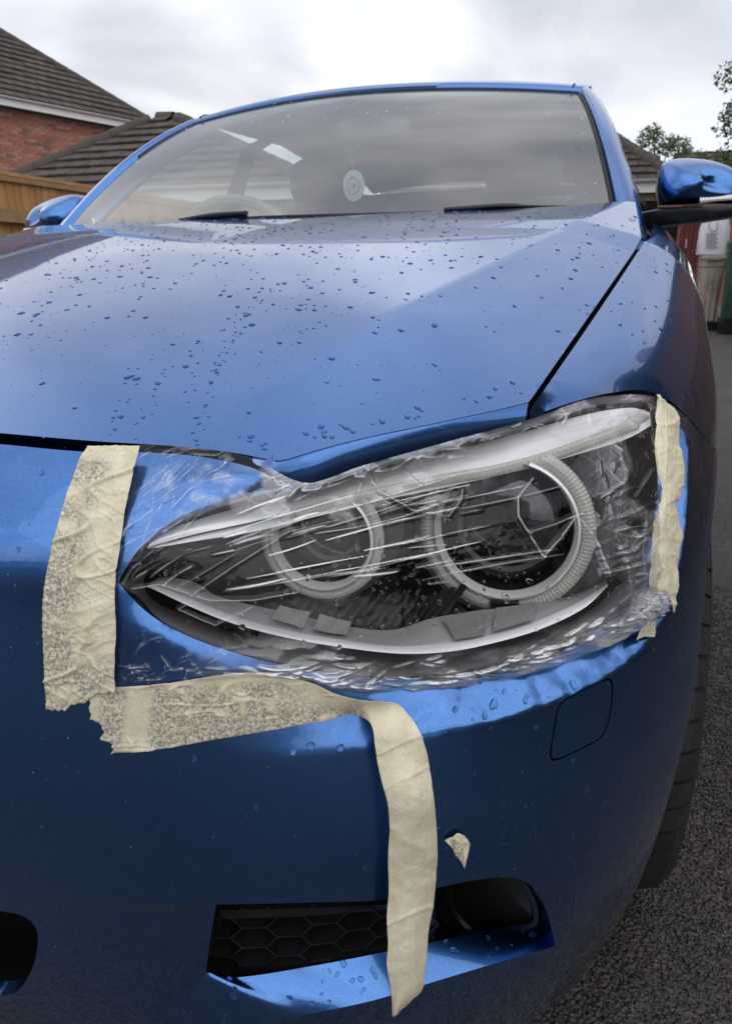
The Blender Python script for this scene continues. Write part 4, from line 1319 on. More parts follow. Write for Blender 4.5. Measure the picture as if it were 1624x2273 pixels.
def projector(cpx, depth, rpx, lens_k, shroud_k):
    c = P(np.array([cpx], float), depth)[0]
    D = np.linalg.norm(c - CAM)
    R0 = rpx * D / FPX * 1.03
    tocam = (CAM - c) / D
    ax = np.array([0.05, -1.0, 0.02]) * 0.75 + tocam * 0.25
    ax /= np.linalg.norm(ax)
    rt_ = 0.085 * R0
    # ribbed ring
    segs = 520
    ref = np.cross(np.array([0, 0, 1.0]), ax); ref /= np.linalg.norm(ref); up_ = np.cross(ax, ref)
    V = []
    for k in range(segs):
        w = 2 * math.pi * k / segs
        rad = ref * math.cos(w) + up_ * math.sin(w)
        bump = 1.0 if (k // 2) % 2 == 0 else 0.96
        for j in range(12):
            q = 2 * math.pi * j / 12
            V.append(c + rad * (R0 - rt_ + rt_ * bump * math.cos(q)) + ax * (rt_ * bump * math.sin(q)))
    F = [(a * 12 + b, ((a + 1) % segs) * 12 + b, ((a + 1) % segs) * 12 + (b + 1) % 12, a * 12 + (b + 1) % 12) for a in range(segs) for b in range(12)]
    V, F = below_brow(np.asarray(V), F)
    mesh('halo_ring', V, F, RING_CLEAR, LAMP, False)
    V, F = lathe_geo([(R0 * 0.835, 0.002), (R0 * 0.825, 0.006), (R0 * 0.80, 0.007), (R0 * 0.775, 0.002), (R0 * 0.755, -0.010)], c, ax, 72)
    V, F = below_brow(np.asarray(V), F)
    mesh('inner_bezel', V, F, SILVER, LAMP, True, 30)
    V, F = lathe_geo([(R0 * 0.77, -0.004), (R0 * 0.72, -0.02), (R0 * lens_k, -0.03)], c, ax, 72)
    V, F = below_brow(np.asarray(V), F)
    mesh('cone', V, F, GLOSS_BLACK, LAMP, True, 50)
    pr = [(R0 * lens_k, -0.034), (R0 * lens_k * 1.0, -0.028)] + [(R0 * lens_k * math.cos(a), -0.028 + 0.35 * R0 * lens_k * math.sin(a)) for a in np.linspace(0.1, math.pi / 2, 12)]
    V, F = lathe_geo(pr, c, ax, 64)
    mesh('projector_lens', V, F, GLOSS_BLACK, LAMP, True, 40)
    V, F = lathe_geo([(R0 * 1.0, -0.006), (R0 * 1.06, -0.004), (R0 * 1.10, -0.012), (R0 * shroud_k, -0.03), (R0 * shroud_k * 1.02, -0.06)], c, ax, 72)
    V, F = below_brow(np.asarray(V), F, cpx[1] - 85)
    mesh('shroud', V, F, GREY_PLASTIC, LAMP, True, 40)
    return c, R0, ax
projector((1122, 1176), 0.062, 184, 0.72, 1.26)
projector((715, 1196), 0.050, 136, 0.66, 1.14)
# lens foot under the outer projector
MB().box(P(np.array([(1118, 1340)]), 0.075)[0], (0.026, 0.012, 0.006), rz=R(14)).build('lens_foot', BLACK, LAMP, False)
# ------------------------------------------------------------------ cling film stretched over the headlamp
fe_top = [(314, 992), (430, 1000), (560, 1022), (640, 1066), (690, 1077), (800, 1040), (1000, 984), (1165, 938), (1300, 890), (1400, 880), (1449, 886)]
fe_bot = [(256, 1530), (330, 1524), (430, 1512), (560, 1500), (660, 1507), (780, 1534), (900, 1536), (1100, 1512), (1290, 1452), (1400, 1394), (1455, 1338)]
NU, NV = 640, 330
ft_ = NOSE.line(fe_top, 0.0, n=NU)[:, :2]
dbot = np.interp(np.linspace(0, 1, NU), [0, 0.25, 0.4, 0.5, 0.7, 0.9, 1], [0, 0, 0.008, 0.026, 0.026, 0.018, 0.01])
fbp = smooth_line(fe_bot, n=NU)
fb_ = NOSE.uv(fbp, dbot)
tv_ = np.linspace(0, 1, NV)[None, :, None]
FUV = ft_[:, None, :] * (1 - tv_) + fb_[:, None, :] * tv_
base_d = dbot[:, None] * sstep(0.72, 1.0, tv_[..., 0])
FPOS = NOSE.pos(FUV)
FN = NOSE.nrm(FUV)
pxg, _ = project(FPOS)
X, Y = pxg[..., 0], pxg[..., 1]
S1 = 1 / 100.0
fold = np.zeros_like(X); h = np.zeros_like(X)
warp = (fbm(X * 0.006, Y * 0.006, 3, 5) - 0.5)
V01 = np.broadcast_to(tv_[..., 0], X.shape)
U01 = np.broadcast_to(np.linspace(0, 1, NU)[:, None], X.shape)
fx, fy = -250.0, 1440.0
rf = np.random.default_rng(404)

def facets(period, dirs, amp, seed):
    """flat facets between straight folds: triangle waves in a few directions, with a slow drift"""
    out = 0; edge = 0
    r_ = np.random.default_rng(seed)
    for a in dirs:
        p_ = period * r_.uniform(0.7, 1.4)
        u = (X * math.cos(a) + Y * math.sin(a)) / p_ + warp * r_.uniform(1.0, 2.6) + r_.random()
        k = np.floor(u).astype(int); f = u - k
        j = _TAB[(k * 7 + seed) & 255, (k * 13 + 5) & 255]           # uneven fold heights
        j2 = _TAB[((k + 1) * 7 + seed) & 255, ((k + 1) * 13 + 5) & 255]
        out = out + (j * (1 - f) + j2 * f) * p_
        e_ = np.minimum(f, 1 - f) * p_
        edge = np.maximum(edge, np.clip(1 - e_ / 1.8, 0, 1))
    return out * amp / len(dirs), edge
# metres per picture unit is about 0.00043 here
MU = 0.00043
# 1 middle: a few long straight tension folds
m_mid = sstep(1340, 1270, Y) * sstep(1075, 1130, Y) * sstep(420, 560, X) * sstep(1280, 1150, X)
hf, ef = facets(34, [1.32, 1.45], 0.22 * MU, 3)
h += m_mid * hf
# 2 gathered folds along the lower edge
rowd = (1 - V01)
m_lo = sstep(0.25, 0.07, rowd) * sstep(0.10, 0.32, U01)
hf, ef = facets(26, [1.45, 1.15, 1.75, 0.5], 0.85 * MU, 5)
hf2, ef2 = facets(11, [1.5, 1.0, 0.2], 0.7 * MU, 6)
lump = sstep(0.35, 0.6, fbm(X * 0.012, Y * 0.03, 3, 24))
h += m_lo * (hf + hf2 * lump)
fold += m_lo * (0.20 + 0.22 * lump + 0.35 * ef * lump + 0.25 * ef2 * lump)
# 3 facets beside the left tape
m_le = sstep(520, 300, X) * sstep(1360, 1200, Y)
hf, ef = facets(40, [0.75, 1.0, 0.2], 0.4 * MU, 8)
h += m_le * hf
fold += m_le * ef * 0.30 * sstep(0.45, 0.62, fbm(X * 0.012, Y * 0.012, 3, 33))
# 4 crumpled outer end by the right tape and along the top edge
m_ri = sstep(1240, 1400, X); m_to = sstep(0.11, 0.03, V01) * sstep(0.12, 0.3, U01)
m_rt = np.maximum(m_ri, m_to)
hf, ef = facets(46, [0.3, 1.1, 2.0, 2.7], 0.50 * MU, 9)
hf2, ef2 = facets(17, [0.1, 0.9, 2.3], 0.42 * MU, 10)
pch = sstep(0.42, 0.62, fbm(X * .013, Y * .013, 3, 44))
h += m_rt * (hf + hf2 * pch)
fold += m_rt * (0.05 + 0.16 * pch + 0.30 * ef * pch + 0.16 * ef2 * pch)
# 4b upper left: glossy buckled facets next to the bonnet
m_ul = sstep(0.30, 0.14, V01) * sstep(0.02, 0.10, U01) * sstep(0.60, 0.45, U01)
hf, ef = facets(30, [0.55, 1.3, 2.2], 0.55 * MU, 13)
pu = sstep(0.42, 0.58, fbm(X * .014, Y * .02, 3, 46))
h += m_ul * hf
fold += m_ul * pu * (0.22 + 0.25 * ef)
# 5 single creases that can be made out one by one
def crease(pts, hh, ww, ff):
    global h, fold
    pts = np.asarray(pts, float)
    dmin = np.full(X.shape, 1e9)
    for (x1, y1), (x2, y2) in zip(pts[:-1], pts[1:]):
        L2 = (x2 - x1) ** 2 + (y2 - y1) ** 2
        t = np.clip(((X - x1) * (x2 - x1) + (Y - y1) * (y2 - y1)) / L2, 0, 1)
        dmin = np.minimum(dmin, np.hypot(X - x1 - t * (x2 - x1), Y - y1 - t * (y2 - y1)))
    q = np.clip(1 - dmin / ww, 0, 1)
    h = h + hh * q ** 1.3
    fold = fold + ff * np.clip(1 - dmin / 2.6, 0, 1)  # pale glint put into the film colour along the crease
crease([(1172, 1068), (1137, 1110), (1138, 1152), (1162, 1190), (1190, 1237)], 0.003, 9, 0.55)
crease([(1190, 1237), (1232, 1195), (1268, 1146)], 0.003, 9, 0.55)
crease([(1268, 1146), (1225, 1165), (1160, 1185)], 0.002, 8, 0.40)
crease([(1268, 1146), (1310, 1115), (1360, 1080)], 0.002, 8, 0.30)
crease([(1268, 1146), (1305, 1200), (1330, 1278)], 0.003, 9, 0.45)
crease([(800, 1055), (830, 1100), (905, 1140), (985, 1152)], 0.003, 9, 0.3)
crease([(985, 1152), (1010, 1120), (1015, 1095)], 0.003, 8, 0.35)
crease([(430, 1318), (470, 1330), (560, 1330), (660, 1312)], 0.003, 10, 0.35)
crease([(430, 1318), (520, 1258), (640, 1185)], 0.002, 8, 0.28)
crease([(436, 1328), (400, 1350), (480, 1385), (560, 1345)], 0.002, 7, 0.25)
crease([(300, 1305), (360, 1296), (430, 1318)], 0.002, 7, 0.35)
crease([(1165, 960), (1240, 985), (1330, 960)], 0.003, 10, 0.3)
crease([(640, 1115), (670, 1085), (690, 1066)], 0.004, 12, 0.35)
# many short hairline creases, each with its own run
def hair(x1, y1, x2, y2, hh, ww, ff, lw=1.9, bw=0.04):
    pad = ww + 4
    # the sheet is sampled on a grid: work only in a window of it
    m = (X > min(x1, x2) - pad) & (X < max(x1, x2) + pad) & (Y > min(y1, y2) - pad) & (Y < max(y1, y2) + pad)
    ii = np.where(m)
    if len(ii[0]) == 0: return
    xs_, ys_ = X[ii], Y[ii]
    L2 = (x2 - x1) ** 2 + (y2 - y1) ** 2
    t = np.clip(((xs_ - x1) * (x2 - x1) + (ys_ - y1) * (y2 - y1)) / L2, 0, 1)
    bow = bw * math.sqrt(L2) * np.sin(t * math.pi)
    dd = np.hypot(xs_ - x1 - t * (x2 - x1), ys_ - y1 - t * (y2 - y1) - bow)
    tp = np.sin(math.pi * np.clip(t, 0.02, 0.98)) ** 0.5
    h[ii] += hh * np.clip(1 - dd / ww, 0, 1) ** 1.3 * tp
    fold[ii] += ff * np.clip((1 - dd / (lw * tp + 0.3)) * 1.6, 0, 1)  # white streak painted on the hairline as its glint
rh = np.random.default_rng(77)
for _ in range(46):          # fan across the lenses
    xs0 = rh.uniform(470, 1010); ys0 = rh.uniform(1120, 1300) + max(0, 640 - xs0) * 0.18; a = math.atan2(ys0 - fy, xs0 - fx) + rh.normal(0, 0.035); q0 = math.hypot(xs0 - fx, ys0 - fy); ln = 50 + 330 * rh.random() ** 2
    hair(xs0, ys0, xs0 + ln * math.cos(a), ys0 + ln * math.sin(a), 0.0010, 7, rh.uniform(0.25, 0.95), 0.9 + 2.2 * rh.random() ** 2, rh.normal(0, 0.012))
for _ in range(60):          # out of the left tape
    x1, y1 = rh.uniform(258, 400), rh.uniform(1010, 1330); a = rh.normal(-0.75, 0.22); ln = 30 + 190 * rh.random() ** 2
    hair(x1, y1, x1 + ln * math.cos(a), y1 + ln * math.sin(a), 0.0014, 6, rh.uniform(0.12, 0.6), rh.uniform(0.9, 2.2), rh.normal(0, 0.05))
for _ in range(60):          # stuck crumples on the paint
    x1, y1 = rh.uniform(262, 560), rh.uniform(1400, 1510); a = rh.choice([rh.normal(-1.0, .25), rh.normal(0.9, .3), rh.normal(-0.2, .2)]); ln = rh.uniform(12, 55)
    if y1 < 1370 + (x1 - 262) * 0.40 + 20: continue
    ln *= 1.3
    hair(x1, y1, x1 + ln * math.cos(a), y1 + ln * math.sin(a), 0.001, 5, rh.uniform(0.12, 0.5), rh.uniform(0.8, 1.6), rh.normal(0, 0.10))
    if rh.random() < 0.6:
        b_ = a + rh.choice([-1, 1]) * rh.uniform(0.5, 1.0); l2 = ln * rh.uniform(0.3, 0.6); xm, ym = x1 + 0.5 * ln * math.cos(a), y1 + 0.5 * ln * math.sin(a)
        hair(xm, ym, xm + l2 * math.cos(b_), ym + l2 * math.sin(b_), 0.0008, 4, rh.uniform(0.1, 0.4), 1.0, 0.05)
for _ in range(90):         # gathered along the lower edge
    x1 = rh.uniform(560, 1430); yb = np.interp(x1, [560, 780, 900, 1100, 1290, 1430], [1500, 1530, 1532, 1508, 1450, 1360]); y1 = yb - abs(rh.normal(0, 26)); a = np.interp(x1, [560, 850, 1150, 1430], [0.15, 0.02, -0.22, -0.75]) + rh.normal(0, 0.22); ln = rh.uniform(20, 130)
    hair(x1, y1, x1 + ln * math.cos(a), y1 + ln * math.sin(a), 0.0022, 7, rh.uniform(0.2, 0.8))
for _ in range(60):         # crumpled outer end
    x1, y1 = rh.uniform(1290, 1445), rh.uniform(900, 1330); a = rh.choice([rh.normal(-0.45, .2), rh.normal(1.1, .3), rh.normal(2.2, .3)]); ln = 20 + 110 * rh.random() ** 2
    hair(x1, y1, x1 + ln * math.cos(a), y1 + ln * math.sin(a), 0.0018, 7, rh.uniform(0.08, 0.42), rh.uniform(0.8, 1.8), rh.normal(0, 0.08))
for _ in range(40):          # along the bonnet edge
    x1 = rh.uniform(330, 1280); y1 = np.interp(x1, [314, 560, 690, 1000, 1300], [1002, 1030, 1085, 994, 900]) + abs(rh.normal(0, 22)); a = rh.normal(-0.5, 0.5); ln = rh.uniform(15, 70)
    hair(x1, y1, x1 + ln * math.cos(a), y1 + ln * math.sin(a), 0.002, 7, rh.uniform(0.15, 0.55))
# general slack
h += 0.0016 * fbm(X * 0.010, Y * 0.013, 3, 51) + 0.0004 * fbm(X * 0.05, Y * 0.05, 3, 52)
pin = np.minimum(sstep(0, 0.05, V01), sstep(1.0, 0.97, V01)) * np.minimum(sstep(0, 0.03, U01), sstep(1, 0.93, U01))
h = h * (0.12 + 0.88 * pin)
fold = np.clip(fold, 0, 0.85)
FV = FPOS - FN * base_d[..., None] + FN * (0.0035 + h)[..., None]
film = mesh('cling_film', FV.reshape(-1, 3), grid_faces(NU, NV), FILM)
add_attr(film, 'fold', fold.ravel())
tag(film, 'crinkled clear cling film stretched over the headlamp between strips of tape', 'cling film')

# the loose wad of the same film at the outer lower corner
wad_o = smooth_line([(1392, 1375), (1398, 1335), (1420, 1308), (1450, 1305), (1462, 1325), (1452, 1350), (1428, 1372), (1405, 1392), (1392, 1375)], n=70)[:-1]
wc = wad_o.mean(0)
rows = []
for k, t in enumerate(np.linspace(0, 1, 26)):
    q = wc + (wad_o - wc) * t
    u = NOSE.uv(q, 0.0)
    hh = (1 - t ** 2) ** 0.5 * 0.012 + 0.010 * (1 - t ** 4) * ridge(q[:, 0] * 0.09, q[:, 1] * 0.09, 61) ** 2 + 0.006 * ridge(q[:, 0] * 0.2, q[:, 1] * 0.2, 62) ** 2 * (1 - t ** 4)
    rows.append(NOSE.at(u, -0.001 - hh))
g = np.stack(rows, 1); g = np.concatenate([g, g[:1]], 0)
wad = MB().grid(g).build('film_wad', FILM, film, sharp=15)
add_attr(wad, 'fold', np.clip(0.42 * ridge(np.arange(len(wad.data.vertices)) * 0.37, np.arange(len(wad.data.vertices)) * 0.11, 63) ** 3 + 0.12, 0, 0.6))

# ------------------------------------------------------------------ masking tape
def tape(name, A_px, B_px, off, n, m, wr, label, stuck_fn, straight=False, ragged=(0, 0), thick=0.0003):
    a = smooth_line(A_px, n=n, straight=straight); b = smooth_line(B_px, n=n, straight=straight)
    t = np.linspace(0, 1, m)[None, :, None]
    px = a[:, None] * (1 - t) + b[:, None] * t
    sh = px.shape[:2]
    # torn ends
    uu_ = np.linspace(0, 1, n)[:, None]; vv_ = np.linspace(0, 1, m)[None, :]
    for amp, fade, k in ((ragged[0], sstep(0.12, 0.0, uu_), 0), (ragged[1], sstep(0.88, 1.0, uu_), -1)):
        if amp:
            tdir = (px[1] - px[0]) if k == 0 else (px[-1] - px[-2])
            tdir = tdir / (np.linalg.norm(tdir, axis=1, keepdims=True) + 1e-9) * (1 if k == -1 else -1)
            j = (fbm(vv_[0] * 5 + n, vv_[0] * 0 + 3.3, 4, n) - 0.62) * 2 * amp
            px = px + fade[..., None] * (tdir * j[:, None])[None]
    o = off(np.broadcast_to(np.linspace(0, 1, n)[:, None], sh), np.broadcast_to(np.linspace(0, 1, m)[None], sh), px[..., 0], px[..., 1])
    uv = NOSE.uv(px.reshape(-1, 2), -o.ravel()).reshape(*sh, 2)
    x, y = px[..., 0], px[..., 1]
    w_, raised = wr(x, y)
    Pp = NOSE.at(uv, -(o + w_ + 0.0012))
    ob = mesh(name, Pp.reshape(-1, 3), grid_faces(n, m), TAPE)
    md = ob.modifiers.new('thickness', 'SOLIDIFY'); md.thickness = thick; md.offset = 1.0
    add_attr(ob, 'stuck', np.clip(stuck_fn(x, y) * (1 - raised), 0, 1).ravel())
    return tag(ob, label, 'masking tape', 'strips of masking tape')

def jag(pts, amp, k=3, seed=1):
    """a torn edge"""
    r = np.random.default_rng(seed)
    p = smooth_line(pts, n=len(pts) * k)
    p[1:-1] += r.normal(0, amp, p[1:-1].shape)
    return [tuple(q) for q in p]

def wr_left(x, y):
    a = ridge(x * 0.008 + y * 0.0, (y + x * 0.30) * 0.020, 71)
    wv_ = np.clip((a - .62) / .38, 0, 1) ** 1.6
    b = ridge(x * 0.02, (y - x * 0.5) * 0.04, 72); wb = np.clip((b - .7) / .3, 0, 1) ** 2
    cols = sstep(0.15, 0.6, fbm(x * 0.004, y * 0.012, 2, 73))
    f1 = np.clip((ridge(x * 0.03, (y + x * 0.4) * 0.075, 77) - .72) / .28, 0, 1) ** 1.3
    k = 0.0036 * wv_ ** 1.6 * cols + 0.0012 * wb ** 1.4 + 0.0008 * f1 + 0.0008 * fbm(x * .06, y * .06, 3, 74)
    return k, np.clip(1.3 * wv_ * cols + 0.5 * wb, 0, 1)
def st_left(x, y):
    u = (x - np.interp(y, [992, 1060, 1200, 1350, 1578], [195, 165, 120, 100, 107])) / 160
    return np.clip(sstep(0.62, 0.30, u + 0.25 * (fbm(x * .012, y * .012, 3, 75) - .5)) + sstep(1430, 1500, y) * 0.9, 0, 1) * sstep(0.28, 0.42, fbm(x * .010, y * .010, 2, 76) + 0.1) * sstep(1010, 1035, y)
tape('masking_tape', [(197, 993), (180, 1020), (165, 1060), (147, 1110), (122, 1200), (104, 1285), (98, 1350), (101, 1480), (107, 1578)],
     [(312, 992), (306, 1020), (298, 1050), (281, 1130), (268, 1220), (258, 1300), (260, 1400), (257, 1470), (258, 1540)],
     lambda u, v, x, y: 0.0035 * sstep(0.4, 1.0, v) + 0 * x, 200, 66, wr_left,
     'wide wrinkled masking tape strip running upright at the inner end of the headlamp', st_left, ragged=(0, 26))

def wr_bot(x, y):
    a = ridge(x * 0.022, y * 0.030 + x * 0.004, 81); b = ridge(x * 0.012, y * 0.045, 82); c = ridge(x * 0.045, y * 0.012, 83)
    wa = np.clip((a - .68) / .32, 0, 1) ** 1.5; wb = np.clip((b - .75) / .25, 0, 1) ** 1.5; wc_ = np.clip((c - .8) / .2, 0, 1) ** 1.5
    pt = sstep(0.38, 0.6, fbm(x * .012, y * .02, 2, 84))
    k = (0.0015 * wa ** 1.3 + 0.0011 * wb ** 1.3 + 0.0013 * wc_ ** 1.3) * pt + 0.0006 * fbm(x * .04, y * .04, 2, 85)
    return k, np.clip((wa + wb + wc_) * pt, 0, 1)
def st_bot(x, y):
    s = 1 - 0.9 * sstep(40, 16, np.abs(x - 305 + (y - 1600) * 0.1)) - 0.8 * sstep(235, 215, x)
    s = s - 0.9 * sstep(560, 760, x) * sstep(1590, 1545, y) - sstep(800, 815, x + 0 * y)
    return np.clip(s * sstep(1512, 1530, y + (x - 300) * 0.03) , 0, 1)
A_b = jag([(190, 1542), (205, 1534), (232, 1530)], 1.5, 3, 4) + [(260, 1527), (330, 1519), (400, 1511), (470, 1499), (540, 1492), (600, 1494), (650, 1503), (700, 1518), (750, 1541), (800, 1553), (850, 1557), (882, 1562), (905, 1585), (925, 1614), (942, 1660), (952, 1715), (960, 1770), (966, 1840), (966, 1920), (960, 1990), (948, 2060), (945, 2110), (940, 2150), (934, 2190), (910, 2215), (876, 2246)]
B_b = jag([(240, 1676), (243, 1674), (247, 1673)], 0.5, 3, 5) + [(262, 1672), (330, 1664), (400, 1653), (470, 1641), (540, 1630), (600, 1620), (660, 1609), (720, 1597), (776, 1584), (800, 1590), (818, 1600), (826, 1618), (830, 1650), (836, 1690), (846, 1735), (858, 1780), (862, 1830), (859, 1900), (860, 1970), (856, 2030), (859, 2090), (856, 2130), (862, 2170), (868, 2215), (868, 2250)]
def off_b(u, v, x, y):
    # lies flat, then lifts, folds over and hangs free
    o = 0.012 * sstep(640, 800, x) * (1 - v) * sstep(1900, 1600, y)
    o = o + 0.016 * sstep(1560, 1640, y) * sstep(800, 822, x) + 0.010 * sstep(1600, 1800, y) * sstep(815, 822, x) + 0.006 * np.sin(y * 0.012) * sstep(1700, 1800, y)
    return o + 0.006 * np.sin(v * 3.1) * sstep(1640, 1750, y)
def wr_b2(x, y):
    k, r = wr_bot(x, y)
    hang = sstep(800, 830, x) * sstep(1560, 1600, y)
    a = ridge(x * 0.012 + y * 0.006, y * 0.020 - x * 0.012, 86)
    f2 = np.clip((ridge(x * 0.045 + y * 0.01, y * 0.05 - x * 0.03, 88) - .7) / .3, 0, 1) ** 1.4
    d1 = np.clip((ridge((x * 0.5 + y) * 0.013, (x - y * 0.5) * 0.005, 88) - .82) / .18, 0, 1) ** 1.4
    v1 = np.clip((ridge(x * 0.055, y * 0.006, 94) - .6) / .4, 0, 1) ** 1.3
    k2 = 0.0014 * d1 + 0.0006 * v1 + 0.0020 * fbm(x * 0.010, y * 0.006, 2, 87) + 0.0013 * fbm(x * .05, y * .06, 4, 90)
    return k * (1 - hang) + k2 * hang, r
tape('masking_tape', A_b, B_b, off_b, 330, 56, wr_b2, 'long masking tape strip under the headlamp, its peeled end hanging over the bumper', st_bot, straight=False, ragged=(34, 10))

def wr_right(x, y):
    a = ridge(x * 0.045, y * 0.010, 91); b = ridge(x * 0.02, y * 0.022, 92)
    wa = np.clip((a - .55) / .45, 0, 1) ** 1.5; wb = np.clip((b - .6) / .4, 0, 1) ** 1.6
    wf_ = np.clip((ridge(x * 0.10, y * 0.035, 98) - .6) / .4, 0, 1) ** 1.3
    return 0.0012 * wa ** 1.3 + 0.0018 * wb ** 1.3 + 0.0008 * wf_ + 0.001 * fbm(x * .05, y * .05, 2, 93), np.clip(wa + wb, 0, 1)
tape('masking_tape', jag([(1452, 878), (1452, 915), (1449, 960), (1447, 1000), (1456, 1050), (1463, 1095), (1450, 1150), (1440, 1200), (1436, 1255), (1433, 1302)], 1.2, 2, 6) + [(1448, 1312), (1466, 1318), (1480, 1340), (1489, 1360)],
     jag([(1458, 878), (1470, 893), (1497, 915), (1503, 950), (1501, 985), (1516, 1048), (1508, 1090), (1497, 1130), (1504, 1155), (1508, 1185), (1501, 1235), (1497, 1270), (1496, 1310), (1492, 1360)], 1.6, 2, 7),
     lambda u, v, x, y: 0.006 + 0.004 * np.sin(v * 3.14) + 0 * x, 170, 40, wr_right,
     'crumpled masking tape strip running upright at the outer end of the headlamp', lambda x, y: 0.75 * sstep(1300, 1330, y) + 0 * x)
tape('masking_tape', [(985, 1864), (1000, 1855), (1016, 1846), (1034, 1858), (1041, 1872)], [(988, 1866), (1002, 1880), (1008, 1895), (1020, 1908), (1030, 1926)],
     lambda u, v, x, y: 0.002 + 0.006 * v * u, 24, 14, lambda x, y: (0.002 * ridge(x * .05, y * .05, 95) ** 2, 0 * x), 'small torn scrap of masking tape stuck alone on the bumper above the intake',
     lambda x, y: sstep(0.5, 0.6, vnoise(x * .06, y * .06, 96)))
tape('masking_tape', [(1409, 1422), (1416, 1402), (1424, 1386), (1436, 1374)], [(1420, 1414), (1430, 1412), (1448, 1412), (1451, 1378)],
     lambda u, v, x, y: 0.0015 + 0 * x, 20, 14, lambda x, y: (0.0015 * ridge(x * .06, y * .06, 97) ** 2, 0 * x), 'tiny torn end of masking tape below the wad of film under the outer tape strip',
     lambda x, y: 0.6 + 0 * x)
# ------------------------------------------------------------------ the drive and the places round it
def tarmac_mat():
    m, nt, N, L, b = new_mat('tarmac')
    tc = N.new('ShaderNodeTexCoord')
    v = N.new('ShaderNodeTexVoronoi'); v.inputs['Scale'].default_value = 165; v.inputs['Randomness'].default_value = 1
    L.new(tc.outputs['Object'], v.inputs['Vector'])
    n = N.new('ShaderNodeTexNoise'); n.inputs['Scale'].default_value = 2.2; n.inputs['Detail'].default_value = 8
    L.new(tc.outputs['Object'], n.inputs['Vector'])
    sp = N.new('ShaderNodeSeparateXYZ'); L.new(v.outputs['Color'], sp.inputs[0])
    r = N.new('ShaderNodeValToRGB')
    r.color_ramp.elements[0].color = (0.040, 0.036, 0.034, 1); r.color_ramp.elements[1].color = (0.115, 0.104, 0.095, 1)
    L.new(sp.outputs[0], r.inputs[0])
    r2 = N.new('ShaderNodeValToRGB'); r2.color_ramp.elements[0].position = .3; r2.color_ramp.elements[0].color = (0.72, 0.72, 0.72, 1); r2.color_ramp.elements[1].position = .7; r2.color_ramp.elements[1].color = (1.12, 1.1, 1.08, 1)
    L.new(n.outputs['Fac'], r2.inputs[0])
    mu = N.new('ShaderNodeMixRGB'); mu.blend_type = 'MULTIPLY'; mu.inputs[0].default_value = 1
    L.new(r.outputs[0], mu.inputs[1]); L.new(r2.outputs[0], mu.inputs[2]); L.new(mu.outputs[0], b.inputs['Base Color'])
    b.inputs['Roughness'].default_value = 0.55
    bp = N.new('ShaderNodeBump'); bp.inputs['Strength'].default_value = 0.9; bp.inputs['Distance'].default_value = 0.006; bp.invert = True
    L.new(v.outputs['Distance'], bp.inputs['Height']); L.new(bp.outputs[0], b.inputs['Normal'])
    return m
TARMAC = tarmac_mat()
gm = mesh('tarmac_drive', [(-400, -300, 0), (400, -300, 0), (400, 900, 0), (-400, 900, 0)], [(0, 1, 2, 3)], TARMAC, None, False)
gm['kind'] = 'structure'
# loose-looking aggregate standing proud of the binder beside the car
def grit():
    r = np.random.default_rng(3)
    ico = bmesh.new(); bmesh.ops.create_icosphere(ico, subdivisions=1, radius=1.0)
    iv = np.array([v.co[:] for v in ico.verts]); fi = np.array([[v.index for v in f.verts] for f in ico.faces]); ico.free()
    n = 20000
    px = r.uniform(1230, 1640, n * 3); py = 1300 + r.random(n * 3) ** 0.8 * 1000
    pts = np.array([at_z(a, b_, 0.0) for a, b_ in zip(px, py)])
    ok = (pts[:, 1] < 4) & (pts[:, 0] > 0.55)
    pts = pts[ok][:n]; n = len(pts)
    sz = 0.0015 + 0.0028 * r.random(n) ** 2
    V = iv[None] * (1 + 0.28 * r.normal(size=(n, len(iv), 1))) * sz[:, None, None] * np.stack([r.uniform(.8, 1.4, n), r.uniform(.8, 1.4, n), r.uniform(.4, .8, n)], 1)[:, None, :]
    V = V + pts[:, None, :] + np.array([0, 0, 0.0012])
    F = (fi[None] + (np.arange(n) * len(iv))[:, None, None]).reshape(-1, 3)
    me = bpy.data.meshes.new('tarmac_grit')
    me.vertices.add(n * len(iv)); me.vertices.foreach_set('co', V.ravel())
    me.loops.add(len(F) * 3); me.loops.foreach_set('vertex_index', F.ravel().astype(np.int32))
    me.polygons.add(len(F)); me.polygons.foreach_set('loop_start', np.arange(0, len(F) * 3, 3, dtype=np.int32))
    me.update(calc_edges=True); me.validate()
    o = link('tarmac_grit', me, TARMAC)
    o['kind'] = 'stuff'; o['label'] = 'coarse grey stones in the surface of the tarmac beside the tyre'
grit()

# ---- building materials
BRICKS = [simple('brick_red', c, 0.85, tint=[k * 0.78 for k in c], noise=0.9, nscale=18, bump=0.4, bscale=90, bdist=0.004) for c in ((0.45, 0.19, 0.135), (0.38, 0.16, 0.12), (0.52, 0.26, 0.17), (0.24, 0.135, 0.115), (0.44, 0.24, 0.185))]
MORTAR = simple('mortar', (0.66, 0.60, 0.53), 0.9, noise=0.5, nscale=30)
TILES = [simple('roof_tile_brown', c, 0.8, noise=0.9, nscale=9, bump=0.3, bscale=60, bdist=0.004) for c in ((0.088, 0.070, 0.060), (0.075, 0.060, 0.052), (0.105, 0.082, 0.068))]
WHITE_PVC = simple('white_pvc', (0.78, 0.78, 0.77), 0.3)
TIMBER = [simple('fence_timber', c, 0.8, tint=[k * 0.72 for k in c], noise=0.9, nscale=7, bump=0.4, bscale=60, bdist=0.003) for c in ((0.56, 0.30, 0.125), (0.49, 0.26, 0.105), (0.62, 0.35, 0.155))]
RAIL = simple('fence_rail', (0.42, 0.27, 0.125), 0.85, noise=0.9, nscale=6)
SOFFIT = simple('soffit', (0.10, 0.10, 0.10), 0.8)

def nv(v): v = np.asarray(v, float); return v / np.linalg.norm(v)

